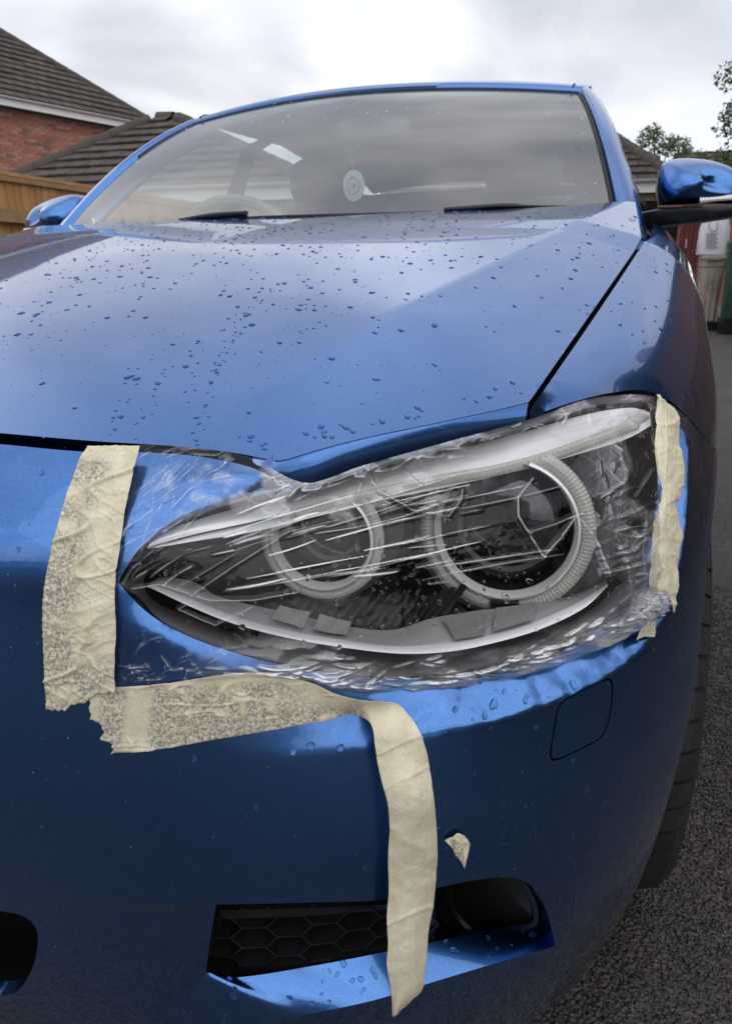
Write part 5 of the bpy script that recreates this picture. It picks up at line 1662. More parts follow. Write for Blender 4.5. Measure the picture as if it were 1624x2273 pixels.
def frame_matrix(o, ux, uy, uz):
    m = Matrix.Identity(4)
    for k, a in enumerate((ux, uy, uz)):
        for j in range(3): m[j][k] = a[j]
    for j in range(3): m[j][3] = o[j]
    return m

def place(name, me, mat4, parent):
    o = bpy.data.objects.new(name, me); COL.objects.link(o)
    o.parent = parent; o.matrix_basis = mat4
    return o

def box_mesh(name, sx, sy, sz, mat, bev=0.0):
    mb = MB().box((0, 0, 0), (sx, sy, sz))
    me = raw_mesh(name, np.vstack(mb.v), mb.f, False)
    me.materials.append(mat)
    return me

def tile_mesh(name, w, l, mat):
    """flat interlocking concrete tile, front edge thick and slightly rounded, one raised rib at the side lap"""
    t = 0.028
    pr = [(-l / 2, -0.004), (-l / 2, t), (-l / 2 + 0.02, t + 0.004), (l / 2, 0.004)]
    V, F = [], []
    xs = [(-w / 2 + 0.006, 0), (-w / 2 + 0.016, 0.010), (-w / 2 + 0.03, 0.0), (0.0, -0.002), (w / 2 - 0.004, 0.0)]
    for x, dz in xs:
        for y, z in pr: V.append((x, y, z + (dz if z > 0.003 else 0)))
    m = len(pr)
    for i in range(len(xs) - 1):
        for j in range(m - 1): F.append((i * m + j, (i + 1) * m + j, (i + 1) * m + j + 1, i * m + j + 1))
    me = raw_mesh(name, V, F, False); me.materials.append(mat); return me

def tiled_slope(roof, o, u, s, ulen, slen, clip, w=0.33, g=0.30, seed=0, keep_px=None):
    """courses of single tiles on the plane through o (u along the eave, s up the slope)"""
    r = np.random.default_rng(seed)
    nrm_ = nv(np.cross(u, s))
    mes = [tile_mesh('roof_tile', w, g + 0.07, mt) for mt in TILES]
    out = []
    for j in range(int(slen / g) + 1):
        off = (j % 2) * w / 2
        for i in range(-1, int(ulen / w) + 2):
            a, b_ = i * w + off, (j + 0.5) * g
            c = np.asarray(o) + u * a + s * b_
            if not clip(a, b_, w, g): continue
            out.append((c, mes[r.integers(0, 3)], r.normal(0, 0.006), r.normal(0, 0.003)))
    # those that show largest and inside the picture stay single tiles; the others are joined
    pr, z = project(np.array([q[0] for q in out]))
    vis = (pr[:, 0] > -30) & (pr[:, 0] < 1660) & (pr[:, 1] > -30) & (pr[:, 1] < 900) & (z > 0)
    rank = np.argsort(np.where(vis, z, z + 1e4))
    rest = MB()
    for n_, k in enumerate(rank):
        c, me, t1, t2 = out[k]
        tilt = 0.072 + t1
        sy = nv(s * math.cos(tilt) + nrm_ * -math.sin(tilt))
        sz = nv(np.cross(u, sy))
        m4 = frame_matrix(c + nrm_ * (0.012 + t2), u, sy, sz)
        if vis[k] and n_ < 290: place('roof_tile', me, m4, roof)
        else:
            v = np.array([(m4 @ q.co)[:] for q in me.vertices])
            rest.add(v, [tuple(p.vertices) for p in me.polygons])
    if rest.n:
        q = rest.build('roof_tiles_beyond', TILES[0], roof, False); q['kind'] = 'stuff'

def brick_field(wall, o, u, width, z0, z1, n_out, limit=290, seed=0, window=None):
    """single bricks in stretcher bond on the plane through o along u"""
    r = np.random.default_rng(seed)
    mes = [box_mesh('brick', 0.2150, 0.024, 0.065, mt) for mt in BRICKS]
    pts = []
    for j in range(int((z1 - z0) / 0.075)):
        for i in range(int(width / 0.225)):
            c = np.asarray(o) + u * ((i + (j % 2) * 0.5) * 0.225 + 0.11)
            c = np.array([c[0], c[1], z1 - 0.04 - j * 0.075])
            pts.append(c)
    pts = np.array(pts)
    pr, z = project(pts)
    vis = (pr[:, 0] > -15) & (pr[:, 0] < 1640) & (pr[:, 1] > -15) & (pr[:, 1] < 800) & (z > 0)
    if window is not None: vis &= window(pr[:, 0], pr[:, 1])
    idx = np.where(vis)[0]
    single = set(idx[np.argsort(z[idx])][:limit].tolist())
    rest = MB()
    for k, c in enumerate(pts):
        m4 = frame_matrix(c + n_out * (0.004 + r.normal(0, 0.0012)), u, -n_out, np.array([0, 0, 1.0]))
        q = r.choice(5, p=[.34, .26, .16, .12, .12])
        if k in single: place('brick', mes[q], m4, wall)
        else: rest.box(c + n_out * 0.004, (0.215, 0.024, 0.065), axes=np.array([u, -n_out, [0, 0, 1.0]]))
    if rest.n:
        b_ = rest.build('bricks_beyond', BRICKS[0], wall, False); b_['kind'] = 'stuff'

# ---- brick house with a tiled roof, upper left
A5, B5 = at_z(-160, 184, 5.0), at_z(316, 277, 5.0)
hu_ = nv(B5 - A5); hn = nv(np.cross(hu_, [0, 0, 1.0]))
if np.dot(hn, CAM - A5) < 0: hn = -hn              # towards us
HOUSE = empty('brick_house', ((A5 + B5) / 2 * np.array([1, 1, 0])), 'red brick house with a brown tiled roof and white gutter behind the fence', 'house')
hw_ = np.linalg.norm(B5 - A5)
wo = A5 - hn * 0.32
wall = MB().box((A5 + B5) / 2 * np.array([1, 1, 0]) - hn * 0.42 + np.array([0, 0, 2.42]), (hw_ - 0.3, 0.17, 4.84), axes=np.array([hu_, -hn, [0, 0, 1.0]])).build('wall', MORTAR, HOUSE, False)
side_u = -hn
MB().box(B5 * np.array([1, 1, 0]) - hu_ * 0.25 - hn * 3.5 + np.array([0, 0, 2.42]), (0.2, 6.0, 4.84), axes=np.array([hu_, -hn, [0, 0, 1.0]])).build('end_wall', BRICKS[0], HOUSE, False)
brick_field(wall, wo - hn * 0.01 + hu_ * 0.1, hu_, hw_ - 0.3, 2.0, 4.80, hn, 290, 1, window=lambda x, y: (y < 400) & (x < 330) & (y < 395 - (x - 45) * 0.43 + 25))
# soffit, fascia, gutter, brackets
MB().box((A5 + B5) / 2 - hn * 0.17 + np.array([0, 0, -0.165]), (hw_, 0.36, 0.02), axes=np.array([hu_, -hn, [0, 0, 1.0]])).build('soffit', SOFFIT, HOUSE, False)
MB().box((A5 + B5) / 2 + np.array([0, 0, -0.07]), (hw_, 0.025, 0.20), axes=np.array([hu_, -hn, [0, 0, 1.0]])).build('fascia', WHITE_PVC, HOUSE, False)
gpts = []
for k in np.linspace(-math.pi * 0.05, -math.pi * 0.95, 9):
    gpts.append((0.06 * math.cos(k), 0.055 * math.sin(k)))
g0 = np.stack([[A5 + hn * (0.075 + a) + np.array([0, 0, 0.045 + b_]), B5 + hn * (0.075 + a) + np.array([0, 0, 0.045 + b_])] for a, b_ in gpts], 0)
GUT = MB().grid(g0).build('gutter', WHITE_PVC, HOUSE)
for k in range(10):
    c = A5 + hu_ * (0.5 + k * 0.95) + hn * 0.08
    if np.dot(c - B5, hu_) > 0: break
    g = np.stack([[c + hn * a * 1.12 + np.array([0, 0, 0.045 + b_ * 1.12]) - hu_ * 0.03, c + hn * a * 1.12 + np.array([0, 0, 0.045 + b_ * 1.12]) + hu_ * 0.03] for a, b_ in gpts], 0)
    MB().grid(g).build('gutter_bracket', WHITE_PVC, GUT, False)
sl_ = nv(-hn * math.cos(R(38)) + np.array([0, 0, 1]) * math.sin(R(38)))
pn = nv(np.cross(hu_, sl_))
ro = A5 + hn * 0.05 + np.array([0, 0, 0.06])
hipA, hipB = on_plane(330, 266, ro, pn), on_plane(-120, -2, ro, pn)
def to2(p): d = p - ro; return np.dot(d, hu_), np.dot(d, sl_)
(ha, hb), (hc, hd_) = to2(hipA), to2(hipB)
def clip_house(a, b_, w, g):
    # left of the hip line
    t = (b_ - hb) / (hd_ - hb)
    return a < ha + (hc - ha) * t - 0.02 and b_ < hd_
topL = max(hd_, 1.0)
rfv = np.array([ro - hu_ * 0.2, ro + hu_ * (ha + 0.1), ro + hu_ * hc + sl_ * hd_, ro - hu_ * 0.2 + sl_ * hd_])
ROOF = mesh('roof', np.vstack([rfv - pn * 0.02 * np.sign(pn[2]), rfv - pn * 0.12 * np.sign(pn[2])]), [(0, 1, 2, 3), (7, 6, 5, 4), (0, 4, 5, 1), (1, 5, 6, 2), (2, 6, 7, 3), (3, 7, 4, 0)], TILES[1], HOUSE, False)
tiled_slope(ROOF, ro, hu_, sl_ if pn[2] > 0 else sl_, hw_ + 0.4, hd_, clip_house, seed=5)
hp0, hp1 = ro + hu_ * ha + sl_ * hb, ro + hu_ * hc + sl_ * hd_
hd3 = nv(hp1 - hp0); hl3 = np.linalg.norm(hp1 - hp0)
cap = MB()
V, F = lathe_geo([(0.11, -0.02), (0.115, 0.0), (0.105, 0.40)], (0, 0, 0), (1, 0, 0), 12)
capme = raw_mesh('hip_tile', V, F, True, 40); capme.materials.append(TILES[0])
for k in range(int(hl3 / 0.36)):
    y_ = nv(np.cross(pn, hd3)); place('hip_tile', capme, frame_matrix(hp0 + hd3 * k * 0.36 - pn * 0.01, hd3, y_, np.cross(hd3, y_)), ROOF)
# the roof's other slope behind the hip
back_dir = nv(hu_ * math.cos(R(38)) * -1 + np.array([0, 0, 1.0]) * math.sin(R(38)))
mesh('rear_slope', [hp0, hp1, hp1 - hn * 4 + hu_ * 0, hp0 - hn * 6], [(0, 1, 2, 3)], TILES[1], HOUSE, False)

# ---- garages with hipped roofs
def garage(label, apexL, apexR, yap, eave_z, hipL_px, hipR_px, left_x, right_x, seed, name='garage', pitch=30, singles=True):
    a0, a1 = at_y(*apexL, yap), at_y(*apexR, yap)
    za = (a0[2] + a1[2]) / 2; a0[2] = a1[2] = za
    u = np.array([1.0, 0, 0]); s = np.array([0, math.cos(R(pitch)), math.sin(R(pitch))]); n = np.cross(u, s)
    run = (za - eave_z) / math.tan(R(pitch)); sl = (za - eave_z) / math.sin(R(pitch))
    ye = yap - run
    hl_ = on_plane(*hipL_px, a0, n) if hipL_px else None
    hr_ = on_plane(*hipR_px, a1, n) if hipR_px else None
    # hip corners on the eave line
    def corner(top, thru, default):
        if thru is None: return np.array([default, ye, eave_z])
        t = (eave_z - top[2]) / (thru[2] - top[2]); return top + (thru - top) * t
    cl, cr_ = corner(a0, hl_, left_x), corner(a1, hr_, right_x)
    G = empty(name, (0.5 * (cl[0] + cr_[0]), ye + 0.3, 0), label, 'garage')
    RF = MB()
    dep = np.array([0, 2 * run, 0])
    cl2, cr2 = cl + dep, cr_ + dep
    f_ = n * 0.015
    V = np.array([cl, cr_, a1, a0, cl2, cr2]) - np.array([0, 0, 0.02])
    RF.add(V, [(0, 1, 2, 3), (4, 0, 3), (1, 5, 2), (5, 4, 3, 2), (0, 4, 5, 1)])
    roof = RF.build('roof', TILES[1], G, False)
    o = np.array([cl[0], ye, eave_z])
    def clip(a, b_, w, g):
        t = b_ / sl
        return cl[0] + (a0[0] - cl[0]) * t - 0.02 < o[0] + a < cr_[0] + (a1[0] - cr_[0]) * t + 0.02 and b_ < sl - 0.05
    tiled_slope(roof, o, u, s, cr_[0] - cl[0], sl, clip, seed=seed)
    V, F = lathe_geo([(0.12, -0.02), (0.125, 0.0), (0.112, 0.42)], (0, 0, 0), (1, 0, 0), 12)
    cm = raw_mesh('hip_tile', V, F, True, 40); cm.materials.append(TILES[0])
    for p, q in ((cl, a0), (cr_, a1), (a0, a1)):
        d = nv(q - p); L_ = np.linalg.norm(q - p)
        y_ = nv(np.cross(n, d))
        if L_ < 0.6:
            place('hip_tile', cm, frame_matrix(p + np.array([-0.05, 0, -0.05]), d * (L_ + 0.10) / 0.40, np.array([0, 1.0, 0]), np.array([0, 0, 1.0])), roof)
            continue
        for k in range(max(1, int(L_ / 0.37))):
            place('hip_tile', cm, frame_matrix(p + d * (k * 0.37) + np.array([0, 0, 0.0]), d, y_, np.cross(d, y_)), roof)
    # walls, fascia, gutter
    w = cr_[0] - cl[0]; cx_ = (cl[0] + cr_[0]) / 2
    wall = MB().box((cx_, ye + 0.3, (eave_z - 0.15) / 2), (w - 0.5, 0.2, eave_z - 0.15)).build('wall', MORTAR, G, False)
    MB().box((cl[0] + 0.3, ye + run, (eave_z - .15) / 2), (0.2, 2 * run - 0.5, eave_z - .15)).build('end_wall', BRICKS[0], G, False)
    MB().box((cr_[0] - 0.3, ye + run, (eave_z - .15) / 2), (0.2, 2 * run - 0.5, eave_z - .15)).build('end_wall', BRICKS[0], G, False)
    MB().box((cx_, ye - 0.02, eave_z - 0.10), (w, 0.03, 0.19)).build('fascia', WHITE_PVC, G, False)
    g = np.stack([[np.array([cl[0], ye - 0.10 + a, eave_z + 0.03 + b_]), np.array([cr_[0], ye - 0.10 + a, eave_z + 0.03 + b_])] for a, b_ in gpts], 0)
    MB().grid(g).build('gutter', WHITE_PVC, G)
    MB().box((cx_, ye + 0.09, eave_z - 0.19), (w, 0.24, 0.02)).build('soffit', SOFFIT, G, False)
    return G, wall, cl, cr_, ye
garage('low garage with a brown hipped tile roof between the brick house and the car', (358, 257), (380, 257), 12.6, 2.04, (60, 384), (640, 380), 0, 0, 11)
GR, gwall, gcl, gcr, gye = garage('low tiled garage with a white fascia behind the right door mirror', (1190, 246), (1262, 246), 18.0, 2.42, (990, 350), (1462, 372), 0, 0, 12, pitch=30)
brick_field(gwall, np.array([at_y(1440, 520, gye + 0.19)[0], gye + 0.19, 0]), np.array([1.0, 0, 0]), 1.7, 0.2, 2.2, np.array([0, -1.0, 0]), 120, 3, window=lambda x, y: (x > 1470) & (x < 1530) & (y > 480))
# red-brown boarded door in the garage front
dx0, dx1 = at_y(1508, 520, gye + 0.16)[0], at_y(1556, 520, gye + 0.16)[0]
RED = simple('red_brown_paint', (0.16, 0.03, 0.022), 0.5, noise=0.6, nscale=12)
DOOR = MB().box(((dx0 + dx1) / 2, gye + 0.18, 1.0), (dx1 - dx0, 0.04, 1.98)).build('door', RED, GR, False)
nb = 5
for k in range(nb):
    x = dx0 + (dx1 - dx0) * (k + 0.5) / nb
    MB().box((x, gye + 0.15, 1.0), ((dx1 - dx0) / nb - 0.012, 0.022, 1.94)).build('door_board', RED, DOOR, False)
MB().box(((dx0 + dx1) / 2 - 0.06, gye + 0.13, 1.35), (0.025, 0.03, 0.16)).build('handle', CHROME, DOOR, False)
MB().box((dx0 - 0.55, gye + 0.17, 1.55), (1.0, 0.1, 1.1)).build('dark_front_panel', BLACK_MATT, GR, False)  # plain matt black panel for the black area under the fascia

# ---- timber fence along the left side of the drive
FX = -4.92
y0_, y1_ = 1.0, 11.5
FEN = empty('timber_fence', (FX, (y0_ + y1_) / 2, 0), 'brown boarded timber fence with a post and rails beside the left door mirror', 'fence')
FT_ = 1.765
bw = 0.10
bm = [box_mesh('fence_board', 0.018, bw + 0.012, FT_ - 0.08, mt) for mt in TIMBER]
r_ = np.random.default_rng(8)
k = 0
ys = np.arange(y0_, y1_, bw)
for y in ys:
    m4 = Matrix.Translation((FX + 0.004 * (k % 2) + r_.normal(0, .002), y, FT_ / 2 - 0.02 + r_.normal(0, .004))) @ Matrix.Rotation(R(7), 4, 'Z')
    place('fence_board', bm[r_.integers(0, 3)], m4, None)
    o = COL.objects[-1] if False else bpy.context.scene.collection.objects[-1]
    o.parent = FEN; o.location = o.location - Vector(FEN.location)
    k += 1
def fpart(name, c, size, mat): return MB().box(c, size).build(name, mat, FEN, False)
fpart('fence_cap', (FX + 0.01, (y0_ + y1_) / 2, FT_ + 0.0), (0.075, y1_ - y0_, 0.035), TIMBER[0])
fpart('cap_strip', (FX + 0.035, (y0_ + y1_) / 2, FT_ - 0.045), (0.025, y1_ - y0_, 0.045), RAIL)
fpart('rail', (FX + 0.055, (y0_ + y1_) / 2, 1.385), (0.075, y1_ - y0_, 0.115), RAIL)
fpart('rail', (FX + 0.055, (y0_ + y1_) / 2, 0.35), (0.075, y1_ - y0_, 0.10), RAIL)
for yp in (2.6, 5.0, 7.12, 9.6):
    p = MB().box((FX + 0.10, yp, 0.76), (0.10, 0.10, 1.52)).build('post', TIMBER[1], FEN, False)
    MB().box((FX + 0.10, yp, 1.535), (0.135, 0.135, 0.03)).build('post_cap', TIMBER[1], p, False)

# ---- far roof, bins, sack
FH = at_y(1560, 340, 34.0)
far = empty('far_house', (FH[0] + 1.5, 37, 0), 'distant house with a long brown roof behind the right door mirror', 'house')
zr = at_y(1560, 336, 36.0)[2]
x0 = at_y(1495, 340, 36)[0]; x1 = at_y(1720, 340, 36)[0]
MB().add([(x0, 32.5, zr - 1.9), (x1, 32.5, zr - 1.9), (x1, 36, zr), (x0, 36, zr), (x0, 39.5, zr - 1.9), (x1, 39.5, zr - 1.9)], [(0, 1, 2, 3), (3, 2, 5, 4), (0, 3, 4), (1, 5, 2)]).build('roof', simple('far_tiles', (0.13, 0.105, 0.07), 0.9, noise=0.8, nscale=3), far, False)
for k in range(9):
    t = (k + 0.5) / 9
    MB().box(((x0 + x1) / 2, 32.5 + 3.5 * t, zr - 1.9 + 1.9 * t + 0.02), (x1 - x0, 0.06, 0.05)).build('tile_course', TILES[2], far, False)
MB().box(((x0 + x1) / 2, 36, (zr - 1.9) / 2), (x1 - x0 - 0.4, 6.4, zr - 1.9)).build('wall', BRICKS[1], far, False)

def bin_(px0, px1, py_top, py_bot, y, col, label, lidcol, dark_base=0.0):
    b0 = at_y((px0 + px1) / 2, py_bot, y); t0 = at_y((px0 + px1) / 2, py_top, y)
    h = t0[2]; cx_ = b0[0]; w = at_y(px1, py_top, y)[0] - at_y(px0, py_top, y)[0]; d = w * 1.15
    B = empty('wheelie_bin', (cx_, y + d / 2, 0), label, 'bin')
    body = MB()
    rings = []
    for z, k in ((0.03, 0.78), (0.05, 0.80), (h * 0.55, 0.89), (h * 0.84, 0.96), (h * 0.85, 1.02), (h * 0.93, 1.03), (h * 0.935, 0.98)):
        ang_ = np.linspace(0, 2 * math.pi, 33)
        e = 0.35
        rings.append(np.stack([cx_ + w / 2 * k * np.sign(np.cos(ang_)) * np.abs(np.cos(ang_)) ** e, y + d / 2 + d / 2 * k * np.sign(np.sin(ang_)) * np.abs(np.sin(ang_)) ** e, np.full(33, z)], 1))
    body.grid(np.stack(rings, 1))
    body.build('body', col, B, sharp=35)
    # moulded ribs on the front
    for dx in (-0.22, 0.0, 0.22):
        MB().box((cx_ + dx * w, y + d * 0.045, h * 0.45), (0.03, 0.03, h * 0.62)).build('rib', col, B, False)
    lid = MB(); rings = []
    for z, k in ((h * 0.935, 1.04), (h * 0.955, 1.06), (h * 0.985, 1.0), (h, 0.8), (h * 1.005, 0.0)):
        rings.append(np.stack([cx_ + w / 2 * k * np.sign(np.cos(ang_)) * np.abs(np.cos(ang_)) ** e, y + d / 2 + d / 2 * k * np.sign(np.sin(ang_)) * np.abs(np.sin(ang_)) ** e, np.full(33, z)], 1))
    lid.grid(np.stack(rings, 1)); L_ = lid.build('lid', lidcol, B, sharp=30)
    MB().box((cx_, y - 0.02, h * 0.95), (w * 0.5, 0.05, 0.035)).build('lid_handle', lidcol, L_, False)
    for s in (-1, 1):
        V, F = lathe_geo([(0.0, -0.03), (0.09, -0.03), (0.10, -0.02), (0.10, 0.02), (0.09, 0.03), (0.0, 0.03)], (cx_ + s * w * 0.36, y + d * 0.95, 0.10), (1, 0, 0), 20)
        mesh('bin_wheel', V, F, RUBBER, B, True, 30)
    if dark_base:
        MB().box((cx_, y + d / 2 - 0.02, h * dark_base / 2), (w * 0.92, d * 0.98, h * dark_base)).build('base_skirt', BLACK, B, False)
    return cx_, w, d, h
BEIGE = simple('beige_plastic', (0.42, 0.37, 0.30), 0.5, noise=0.4, nscale=4)
GREEN = simple('green_plastic', (0.012, 0.085, 0.058), 0.45, noise=0.4, nscale=4)
bx, bw_, bd, bh = bin_(1534, 1592, 566, 727, 12.3, BEIGE, 'beige plastic wheelie bin with a sack on its lid by the garage', BEIGE, 0.12)
bin_(1592, 1668, 530, 737, 11.6, GREEN, 'dark green wheelie bin with a black base cut by the right edge', GREEN, 0.17)
# printed white sack on the beige bin's lid
SACK = simple('white_sack', (0.74, 0.75, 0.80), 0.4)
PRINT = simple('grey_print', (0.33, 0.34, 0.38), 0.6)
sx0, sx1 = at_y(1550, 540, 12.35)[0], at_y(1618, 540, 12.35)[0]
sz0 = bh * 1.008; sz1 = at_y(1580, 486, 12.35)[2]
rings = []
ang_ = np.linspace(0, 2 * math.pi, 41)
for t in np.linspace(0, 1, 16):
    k = 0.97 + 0.05 * math.sin(math.pi * min(t * 1.1, 1)) - 0.12 * t ** 4
    wob = 1 + 0.03 * np.sin(ang_ * 5 + t * 6) + 0.02 * np.sin(ang_ * 9 - t * 11)
    rings.append(np.stack([(sx0 + sx1) / 2 + (sx1 - sx0) / 2 * k * wob * np.sign(np.cos(ang_)) * np.abs(np.cos(ang_)) ** 0.5, 12.55 + 0.18 * k * np.sign(np.sin(ang_)) * np.abs(np.sin(ang_)) ** 0.6, np.full(41, sz0 + (sz1 - sz0) * t)], 1))
sk = MB().grid(np.stack(rings, 1)); sk.add(rings[-1][:-1], [tuple(range(40))])
SK = sk.build('printed_sack', SACK, None, sharp=60)
tag(SK, 'white plastic sack with grey print standing on the beige bin', 'sack')
def print_bar(px0, py0, px1, py1):
    a, b_ = at_y(px0, py0, 12.345), at_y(px1, py1, 12.345)
    MB().box(((a[0] + b_[0]) / 2, 12.347, (a[2] + b_[2]) / 2), (abs(b_[0] - a[0]), 0.004, abs(a[2] - b_[2]))).build('print_line', PRINT, SK, False)
for y in range(518, 550, 5): print_bar(1566, y, 1566 + (26 if (y // 5) % 2 else 21), y + 2)
uu_ = np.array([at_y(1582 + 9 * math.cos(a), 503 - 9 * math.sin(a), 12.343) for a in np.linspace(math.pi, 2 * math.pi, 12)])
uu_ = np.vstack([[at_y(1573, 494, 12.343)], uu_, [at_y(1591, 494, 12.343)]])
MB().tube(uu_, 0.018, 6, True, 0.3).build('print_letter', PRINT, SK)

# ---- trees and shrubs
LEAF = [simple('leaf_green', c, 0.6) for c in ((0.10, 0.125, 0.048), (0.12, 0.15, 0.06), (0.075, 0.095, 0.038))]
LEAF_Y = simple('leaf_yellow', (0.26, 0.25, 0.035), 0.6)
BARK = simple('bark', (0.075, 0.058, 0.045), 0.9)
def leaf_cloud(name, centers, rads, n, size, mats, parent, seed):
    r = np.random.default_rng(seed)
    per = {}
    w = np.array(rads) ** 2.2; w = w / w.sum()
    ks = r.choice(len(centers), n, p=w)
    d = r.normal(size=(n, 3)); d /= np.linalg.norm(d, axis=1)[:, None]
    rad = (0.35 + 0.75 * r.random(n) ** 0.6)
    P_ = np.asarray(centers)[ks] + d * rad[:, None] * np.asarray(rads)[ks][:, None] * np.array([1, 1, 0.85])
    V = np.zeros((n, 4, 3)); 
    a = r.normal(size=(n, 3)); a /= np.linalg.norm(a, axis=1)[:, None]
    b_ = np.cross(a, r.normal(size=(n, 3))); b_ /= np.linalg.norm(b_, axis=1)[:, None]
    s = size * r.uniform(0.6, 1.3, n)[:, None]
    V[:, 0] = P_ - a * s; V[:, 1] = P_ + b_ * s * 0.45; V[:, 2] = P_ + a * s; V[:, 3] = P_ - b_ * s * 0.45
    me = raw_mesh(name, V.reshape(-1, 3), np.arange(n * 4).reshape(n, 4), False)
    for m in mats: me.materials.append(m)
    me.polygons.foreach_set('material_index', r.integers(0, len(mats), n).astype(np.int32))
    return link(name, me, None, parent)
def tree(name, base, height, spread, nclump, nleaf, size, label, cat, mats, seed, lo=0.35, group=None):
    r = np.random.default_rng(seed)
    T = empty(name, base, label, cat, group)
    base = np.asarray(base, float)
    tr = MB()
    top = base + np.array([r.normal(0, .1), r.normal(0, .1), height * 0.8])
    tr.tube(smooth_line([base, base + [0.05, 0, height * .35], top], n=10), np.linspace(height * 0.022, height * 0.006, 10), 8)
    cs, rs = [], []
    for k in range(nclump):
        h = r.uniform(lo, 1.0)
        a = r.uniform(0, 2 * math.pi); q = spread * math.sqrt(r.random()) * (1 - abs(h - 0.6) * 0.9)
        c = base + np.array([q * math.cos(a), q * math.sin(a), height * h])
        cs.append(c); rs.append(spread * r.uniform(0.14, 0.30))
        s = base + (top - base) * min(0.95, max(0.25, h - 0.22))
        tr.tube(smooth_line([s, (s + c) / 2 + [0, 0, -0.05 * height * 0.2], c], n=6), np.linspace(height * 0.007, height * 0.0015, 6), 5)
    tr.build('trunk', BARK, T)
    leaf_cloud('crown', cs, rs, nleaf, size, mats, T, seed)
    return T
p = at_y(1440, 560, 25.0); tree('small_tree', (p[0] - 0.1, 25, 0), at_y(1440, 288, 25)[2], 1.25, 22, 2600, 0.055, 'small sparse tree showing above the garage roof near the right mirror', 'tree', LEAF, 21, lo=0.62)
p = at_y(1672, 560, 21.0); tree('garden_tree', (p[0], 21, 0), at_y(1640, 125, 21)[2], 1.7, 50, 9500, 0.06, 'taller loose green tree at the right edge of the picture', 'tree', LEAF, 22, lo=0.5)
p = at_y(1640, 560, 19.0); tree('golden_shrub', (p[0] + 0.1, 19, 0), at_y(1625, 345, 19)[2], 0.55, 16, 2200, 0.05, 'yellow leaved shrub under the tree at the right edge', 'shrub', [LEAF_Y, LEAF[1]], 23, lo=0.4)

# ---- what the car mirrors: the other side of the drive and the houses behind the camera
DARKT = [simple('weathered_timber', c, 0.8, noise=0.8, nscale=6) for c in ((0.15, .085, .05), (.12, .07, .042), (.17, .10, .06))]
RF_ = empty('boundary_fence', (3.5, 5, 0), 'brown fence across the drive, seen only mirrored in the front wing', 'fence')
fm_ = [box_mesh('fence_board', 0.02, 0.29, 1.75, mt) for mt in DARKT]
for k in range(52):
    place('fence_board', fm_[k % 3], Matrix.Translation((0.004 * (k % 2), -2.0 + k * 0.30 - 5, 0.9)), RF_)
NH = empty('neighbouring_house', (7.5, 8, 0), 'house across the drive, seen only mirrored in the wing and door mirror', 'house')
MB().box((7.6, 8.0, 2.2), (6, 9, 4.4)).build('wall', BRICKS[3], NH, False)
MB().add([(4.3, 3.2, 4.4), (4.3, 12.8, 4.4), (7.6, 11.0, 6.9), (7.6, 5.0, 6.9), (10.9, 3.2, 4.4), (10.9, 12.8, 4.4)], [(0, 1, 2, 3), (3, 2, 5, 4), (0, 3, 4), (1, 5, 2)]).build('roof', TILES[0], NH, False)
MB().box((6.2, 6.0, 6.6), (0.6, 0.6, 1.8)).build('chimney', BRICKS[1], NH, False)
MB().box((6.6, 9.6, 6.6), (0.6, 0.6, 1.7)).build('chimney', BRICKS[1], NH, False)
tree('boundary_tree', (4.4, 3.6, 0), 4.6, 1.1, 26, 3200, 0.10, 'bushy tree across the drive, seen only mirrored in the front wing', 'tree', LEAF, 24, lo=0.3)
tree('boundary_tree', (4.2, 14.8, 0), 6.0, 1.5, 26, 3200, 0.12, 'tall tree beyond the neighbouring house, seen only mirrored in the front wing', 'tree', LEAF, 25, lo=0.3)
OH = empty('opposite_house', (-1, -17, 0), 'house behind the photographer, seen only mirrored in the bumper', 'house')
MB().box((-1.0, -17.0, 2.2), (13, 6, 4.4)).build('wall', BRICKS[3], OH, False)
MB().add([(-7.8, -13.7, 4.4), (5.8, -13.7, 4.4), (3.0, -17, 6.6), (-5.0, -17, 6.6), (-7.8, -20.3, 4.4), (5.8, -20.3, 4.4)], [(0, 1, 2, 3), (3, 2, 5, 4), (0, 3, 4), (1, 5, 2)]).build('roof', TILES[0], OH, False)
# ------------------------------------------------------------------ rain drops
def drop_mesh(seed, el, base):
    r = np.random.default_rng(seed)
    n, m = 18, 7
    ph = r.uniform(0, 6.28, 3)
    V = []
    for j in range(m):
        t = j / (m - 1)
        rad = math.cos(t * math.pi / 2) ** 0.75 if j < m - 1 else 0.0
        z = math.sin(t * math.pi / 2) * 0.36
        for k in range(n):
            a = 2 * math.pi * k / n
            w = 1 + 0.10 * math.cos(2 * a + ph[0]) + 0.06 * math.cos(3 * a + ph[1])
            V.append((rad * w * math.cos(a) * el, rad * w * math.sin(a), z))
    F = [(j * n + k, j * n + (k + 1) % n, (j + 1) * n + (k + 1) % n, (j + 1) * n + k) for j in range(m - 1) for k in range(n)]
    F.append(tuple(range(n - 1, -1, -1)))
    me = raw_mesh('water_drop', V, F, True, 80); me.materials.append(WATER); me.materials.append(base)
    me.polygons[len(me.polygons) - 1].material_index = 1
    me.polygons[len(me.polygons) - 1].use_smooth = False
    return me
KINDS_ = ((1, 1.0), (2, 1.15), (3, 1.3), (4, 1.5), (5, 0.95))
DROPS = [drop_mesh(s, e, WET) for s, e in KINDS_]
DROPS_CLEAR = [drop_mesh(s, e, WATER) for s, e in KINDS_]

from mathutils.bvhtree import BVHTree
bump_tree = BVHTree.FromPolygons([Vector(v) for v in bv], bf)

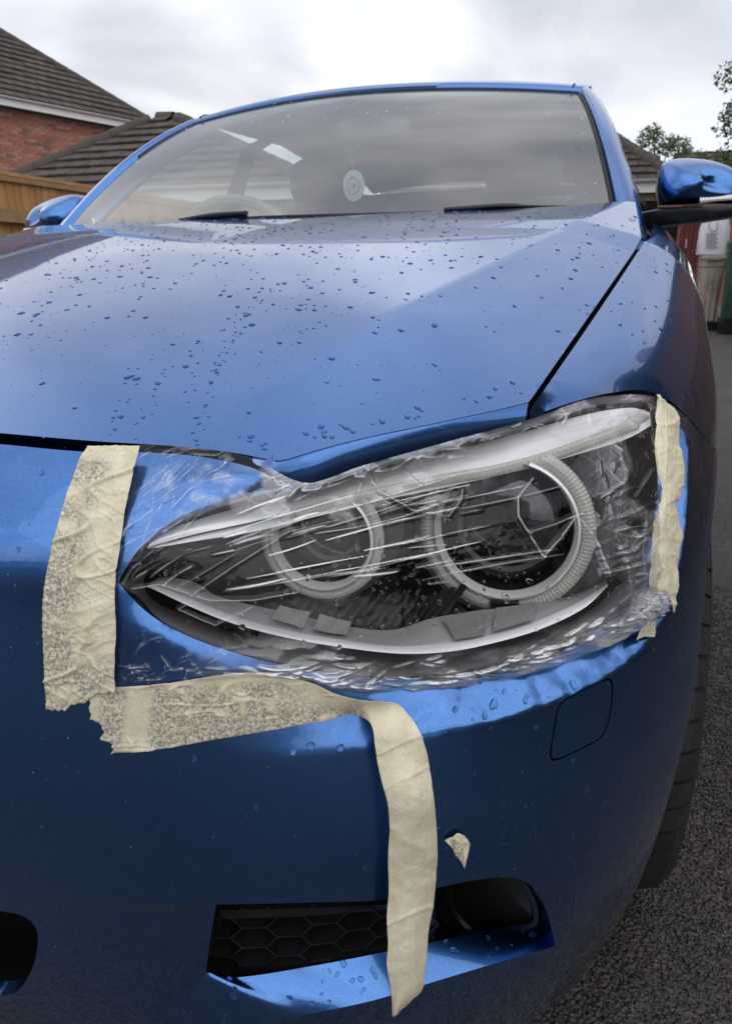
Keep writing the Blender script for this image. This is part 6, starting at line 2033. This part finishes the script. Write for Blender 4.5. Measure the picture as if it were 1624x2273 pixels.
def drop_spots():
    r = np.random.default_rng(17)
    out = []                    # position, normal, radius, picture size
    def put(surf, uv, rad, d=0.0):
        p = surf.at(uv, d); n = surf.nrm(uv)
        if surf is NOSE:                       # settle on the real skin, ledges included
            hit = bump_tree.ray_cast(Vector(CAM), Vector(p - CAM).normalized())
            if hit[0] is None: return
            p = np.array(hit[0][:]); n = np.array(hit[1][:])
            if np.dot(n, CAM - p) < 0: n = -n
        out.append((p, n, rad, {id(BONNET): 0, id(NOSE): 1, id(FENDER): 2, id(SCREEN): 4}[id(surf)]))
    # bonnet: real density rises to the rear, with runs of small beads
    pts = []
    while len(pts) < 2300:
        x, y = r.uniform(-0.55, 0.74), 0.12 + 1.15 * r.random() ** 0.85
        if x > gap_at(max(y, .43))[0] - 0.01: continue
        px, z = project(BONNET.pos(np.array([x, y])))
        if px[0] < -10 or px[0] > 1430 or px[1] > 1015: continue
        if y < 0.25 + 0.3 * max(0, x) ** 1.5 and r.random() < 0.35: continue
        dens = fbm(px[0] * 0.006, px[1] * 0.012, 3, 101)
        right = sstep(650, 1000, px[0])
        if r.random() > (0.35 + 0.65 * sstep(0.30, 0.62, dens)) * (1 - 0.75 * right * sstep(560, 640, px[1])) + 0.05: continue
        pts.append((x, y))
        big = r.random()
        rad = 0.0006 + 0.0030 * big ** 4
        put(BONNET, np.array([x, y]), rad)
    for a, b_, n in (((430, 990), (520, 690), 26), ((245, 960), (300, 820), 12), ((300, 955), (380, 800), 14), ((420, 870), (440, 760), 12), ((480, 820), (580, 650), 22)):
        for t in np.linspace(0, 1, n):
            q = np.array(a) * (1 - t) + np.array(b_) * t + r.normal(0, 5, 2)
            put(BONNET, BONNET.uv([q + r.normal(0, 7, 2)])[0], r.uniform(0.0008, 0.0021))
    # along the bonnet's front edge
    for px in r.uniform(540, 1160, 26):
        py = np.interp(px, [540, 622, 800, 1172], [1000, 1008, 960, 878]) - abs(r.normal(0, 16)) - 6
        put(BONNET, BONNET.uv([(px, py)])[0], r.uniform(0.0016, 0.0034))
    # bumper
    for _ in range(230):
        px, py = r.uniform(5, 1500), r.uniform(1020, 2100)
        if 100 < px < 960 and py < 1690: continue
        if px > 250 and py < 1500: continue
        if 470 < px < 1235 and py > 1940: continue
        put(NOSE, NOSE.uv([(px, py)])[0], 0.0008 + 0.0016 * r.random() ** 3)
    for (px, py, rad) in ((1272, 1520, .0036), (1095, 1563, .0038), (1118, 1535, .002), (1075, 1590, .0026), (1165, 1555, .0022), (755, 1660, .003), (432, 1683, .0025), (690, 1655, .003), (1170, 1545, .0022), (1290, 1560, .0016), (1270, 1690, .0016), (1010, 1575, .0026)):
        put(NOSE, NOSE.uv([(px, py)])[0], rad, 0.0)
    # beaded runs down the bumper
    for a, b_, n in (((1252, 1880), (1245, 2180), 26), ((1275, 1720), (1270, 2120), 34), ((1255, 1560), (1275, 1690), 14), ((1290, 1580), (1325, 1650), 12), ((1120, 1760), (1115, 1880), 12), ((1180, 1780), (1190, 1850), 9)):
        for t in np.linspace(0, 1, n):
            q = np.array(a) * (1 - t) + np.array(b_) * t + r.normal(0, 1.6, 2)
            put(NOSE, NOSE.uv([q])[0], r.uniform(0.0005, 0.0011))
    # film over the lamp
    def film_pt(px, py):
        k = np.argmin((X - px) ** 2 + (Y - py) ** 2); i, j = np.unravel_index(k, X.shape)
        return FV[i, j], FN[i, j]
    for _ in range(240):
        px, py = r.normal(960, 250), r.normal(1310, 75)
        if not (300 < px < 1400 and 1020 < py < 1440): continue
        p, n = film_pt(px, py)
        out.append((p + n * 0.0002, n, 0.0008 + 0.0017 * r.random() ** 2.5, 3))
    # wing and windscreen
    for _ in range(70):
        w, y = r.uniform(0.05, 1.2), r.uniform(0.6, 1.3)
        put(FENDER, np.array([w, y]), r.uniform(0.0010, 0.0024))
    for _ in range(150):
        u, v = r.uniform(-0.95, 0.97), r.random()
        if v < 0.65 and abs(u) < 0.85: continue
        put(SCREEN, np.array([u, v]), r.uniform(0.0012, 0.0028))
    # lower ledge of the intake
    for _ in range(46):
        t = r.random(); k = r.uniform(0.05, 0.95)
        i = int(t * (nl - 1)); p = cre3[i] * (1 - k) + gb3[i] * k
        e1 = cre3[min(i + 1, nl - 1)] - cre3[max(i - 1, 0)]; n = nv(np.cross(e1, gb3[i] - cre3[i])); n = n if n[2] > 0 else -n
        out.append((p, n, 0.0008 + 0.0026 * r.random() ** 2, 1))
    return out
spots = drop_spots()
pz = np.array([s[0] for s in spots]); rad_ = np.array([s[2] for s in spots])
prj, zz_ = project(pz)
inview = (prj[:, 0] > 0) & (prj[:, 0] < 1624) & (prj[:, 1] > 0) & (prj[:, 1] < 2273)
size_px = np.where(inview, rad_ / zz_, 0)
order_ = np.argsort(-size_px)
rdrop = np.random.default_rng(5)
PLACE = ['blue bonnet', 'blue bumper', 'blue front wing', 'cling film', 'windscreen']
rest = [MB() for _ in PLACE]
for rank_, k in enumerate(order_):
    p, n, rad, where = spots[k]
    down = np.array([0, 0, -1.0]) - n * np.dot(n, [0, 0, -1.0])
    if np.linalg.norm(down) < 1e-3: down = np.array([0, -1.0, 0])
    ux = nv(down); uy = np.cross(n, ux)
    a = rdrop.normal(0, 0.5); ux, uy = ux * math.cos(a) + uy * math.sin(a), uy * math.cos(a) - ux * math.sin(a)
    hs = rdrop.uniform(0.8, 1.15)
    m4 = frame_matrix(p + n * (rad * 0.03 + 0.0001), ux * rad, uy * rad, n * rad * hs)
    me = (DROPS_CLEAR if where in (3, 4) else DROPS)[rdrop.integers(0, 5)]
    if rank_ < 290:
        o = bpy.data.objects.new('water_drop', me); COL.objects.link(o)
        o.matrix_basis = m4
        tag(o, 'clear bead of rain water on the ' + PLACE[where], 'water drop', 'rain drops on the ' + PLACE[where])
    else:
        V = np.array([v.co[:] for v in me.vertices]) @ np.array([ux * rad, uy * rad, n * rad * hs]) + p + n * (rad * 0.03 + 0.0001)
        rest[where].add(V, [tuple(q.vertices) for q in me.polygons])
for q, mb in enumerate(rest):
    if not mb.n: continue
    V = np.vstack(mb.v)
    me = raw_mesh('fine_drops', V, mb.f, True, 80)
    me.materials.append(WATER); me.materials.append(WATER if q in (3, 4) else WET)
    big = np.array([len(f) > 4 for f in mb.f])
    me.polygons.foreach_set('material_index', big.astype(np.int32))
    rd = link('fine_drops', me, None)
    rd['kind'] = 'stuff'; rd['label'] = 'many fine rain drops scattered on the ' + PLACE[q]

# air freshener hanging from the inside mirror
AF = empty('air_freshener', at_y(785, 412, 1.96), 'pale oval air freshener hanging behind the windscreen', 'air freshener')
c = at_y(785, 412, 1.96)
V, F = lathe_geo([(0.0, -0.003), (0.030, -0.003), (0.036, 0.0), (0.030, 0.003), (0.0, 0.003)], (0, 0, 0), (0, 1, 0), 30)
V = V * np.array([0.98, 1, 1.25]) + c
MB().add(V, F).build('disc', simple('pale_card', (0.62, 0.80, 0.76), 0.4), AF, sharp=40)
V, F = lathe_geo([(0.016, -0.0045), (0.019, -0.006), (0.022, -0.0045)], (0, 0, 0), (0, 1, 0), 30)
MB().add(V * np.array([0.98, 1, 1.25]) + c, F).build('ring', simple('pink_print', (0.7, 0.45, 0.5), 0.5), AF)
V, F = lathe_geo([(0.0, -0.006), (0.008, -0.005)], (0, 0, 0), (0, 1, 0), 20)
MB().add(V + c, F).build('centre', simple('teal_print', (0.25, 0.55, 0.5), 0.5), AF)
MB().tube([c + np.array([0, 0, 0.04]), c + np.array([0.001, -0.03, 0.09]), np.array([0.0, 1.90, 1.265])], 0.0015, 5).build('cord', simple('cord', (0.5, 0.55, 0.52), 0.6), AF)

# ------------------------------------------------------------------ settle the far side: the real car stands a touch low and wide there
bpy.context.view_layer.update()
done_ = set()
for o in list(COL.objects):
    q = o
    while q.parent is not None: q = q.parent
    if q is not CAR or o.type != 'MESH' or o.data.name in done_: continue
    done_.add(o.data.name)
    me = o.data
    co = np.zeros(len(me.vertices) * 3); me.vertices.foreach_get('co', co); co = co.reshape(-1, 3)
    xl = np.minimum(co[:, 0], 0) / 0.7
    wgt = sstep(0.3, 1.2, co[:, 1])
    co[:, 2] -= 0.022 * xl ** 2 * wgt; co[:, 0] -= 0.035 * xl ** 2 * wgt
    me.vertices.foreach_set('co', co.ravel()); me.update()
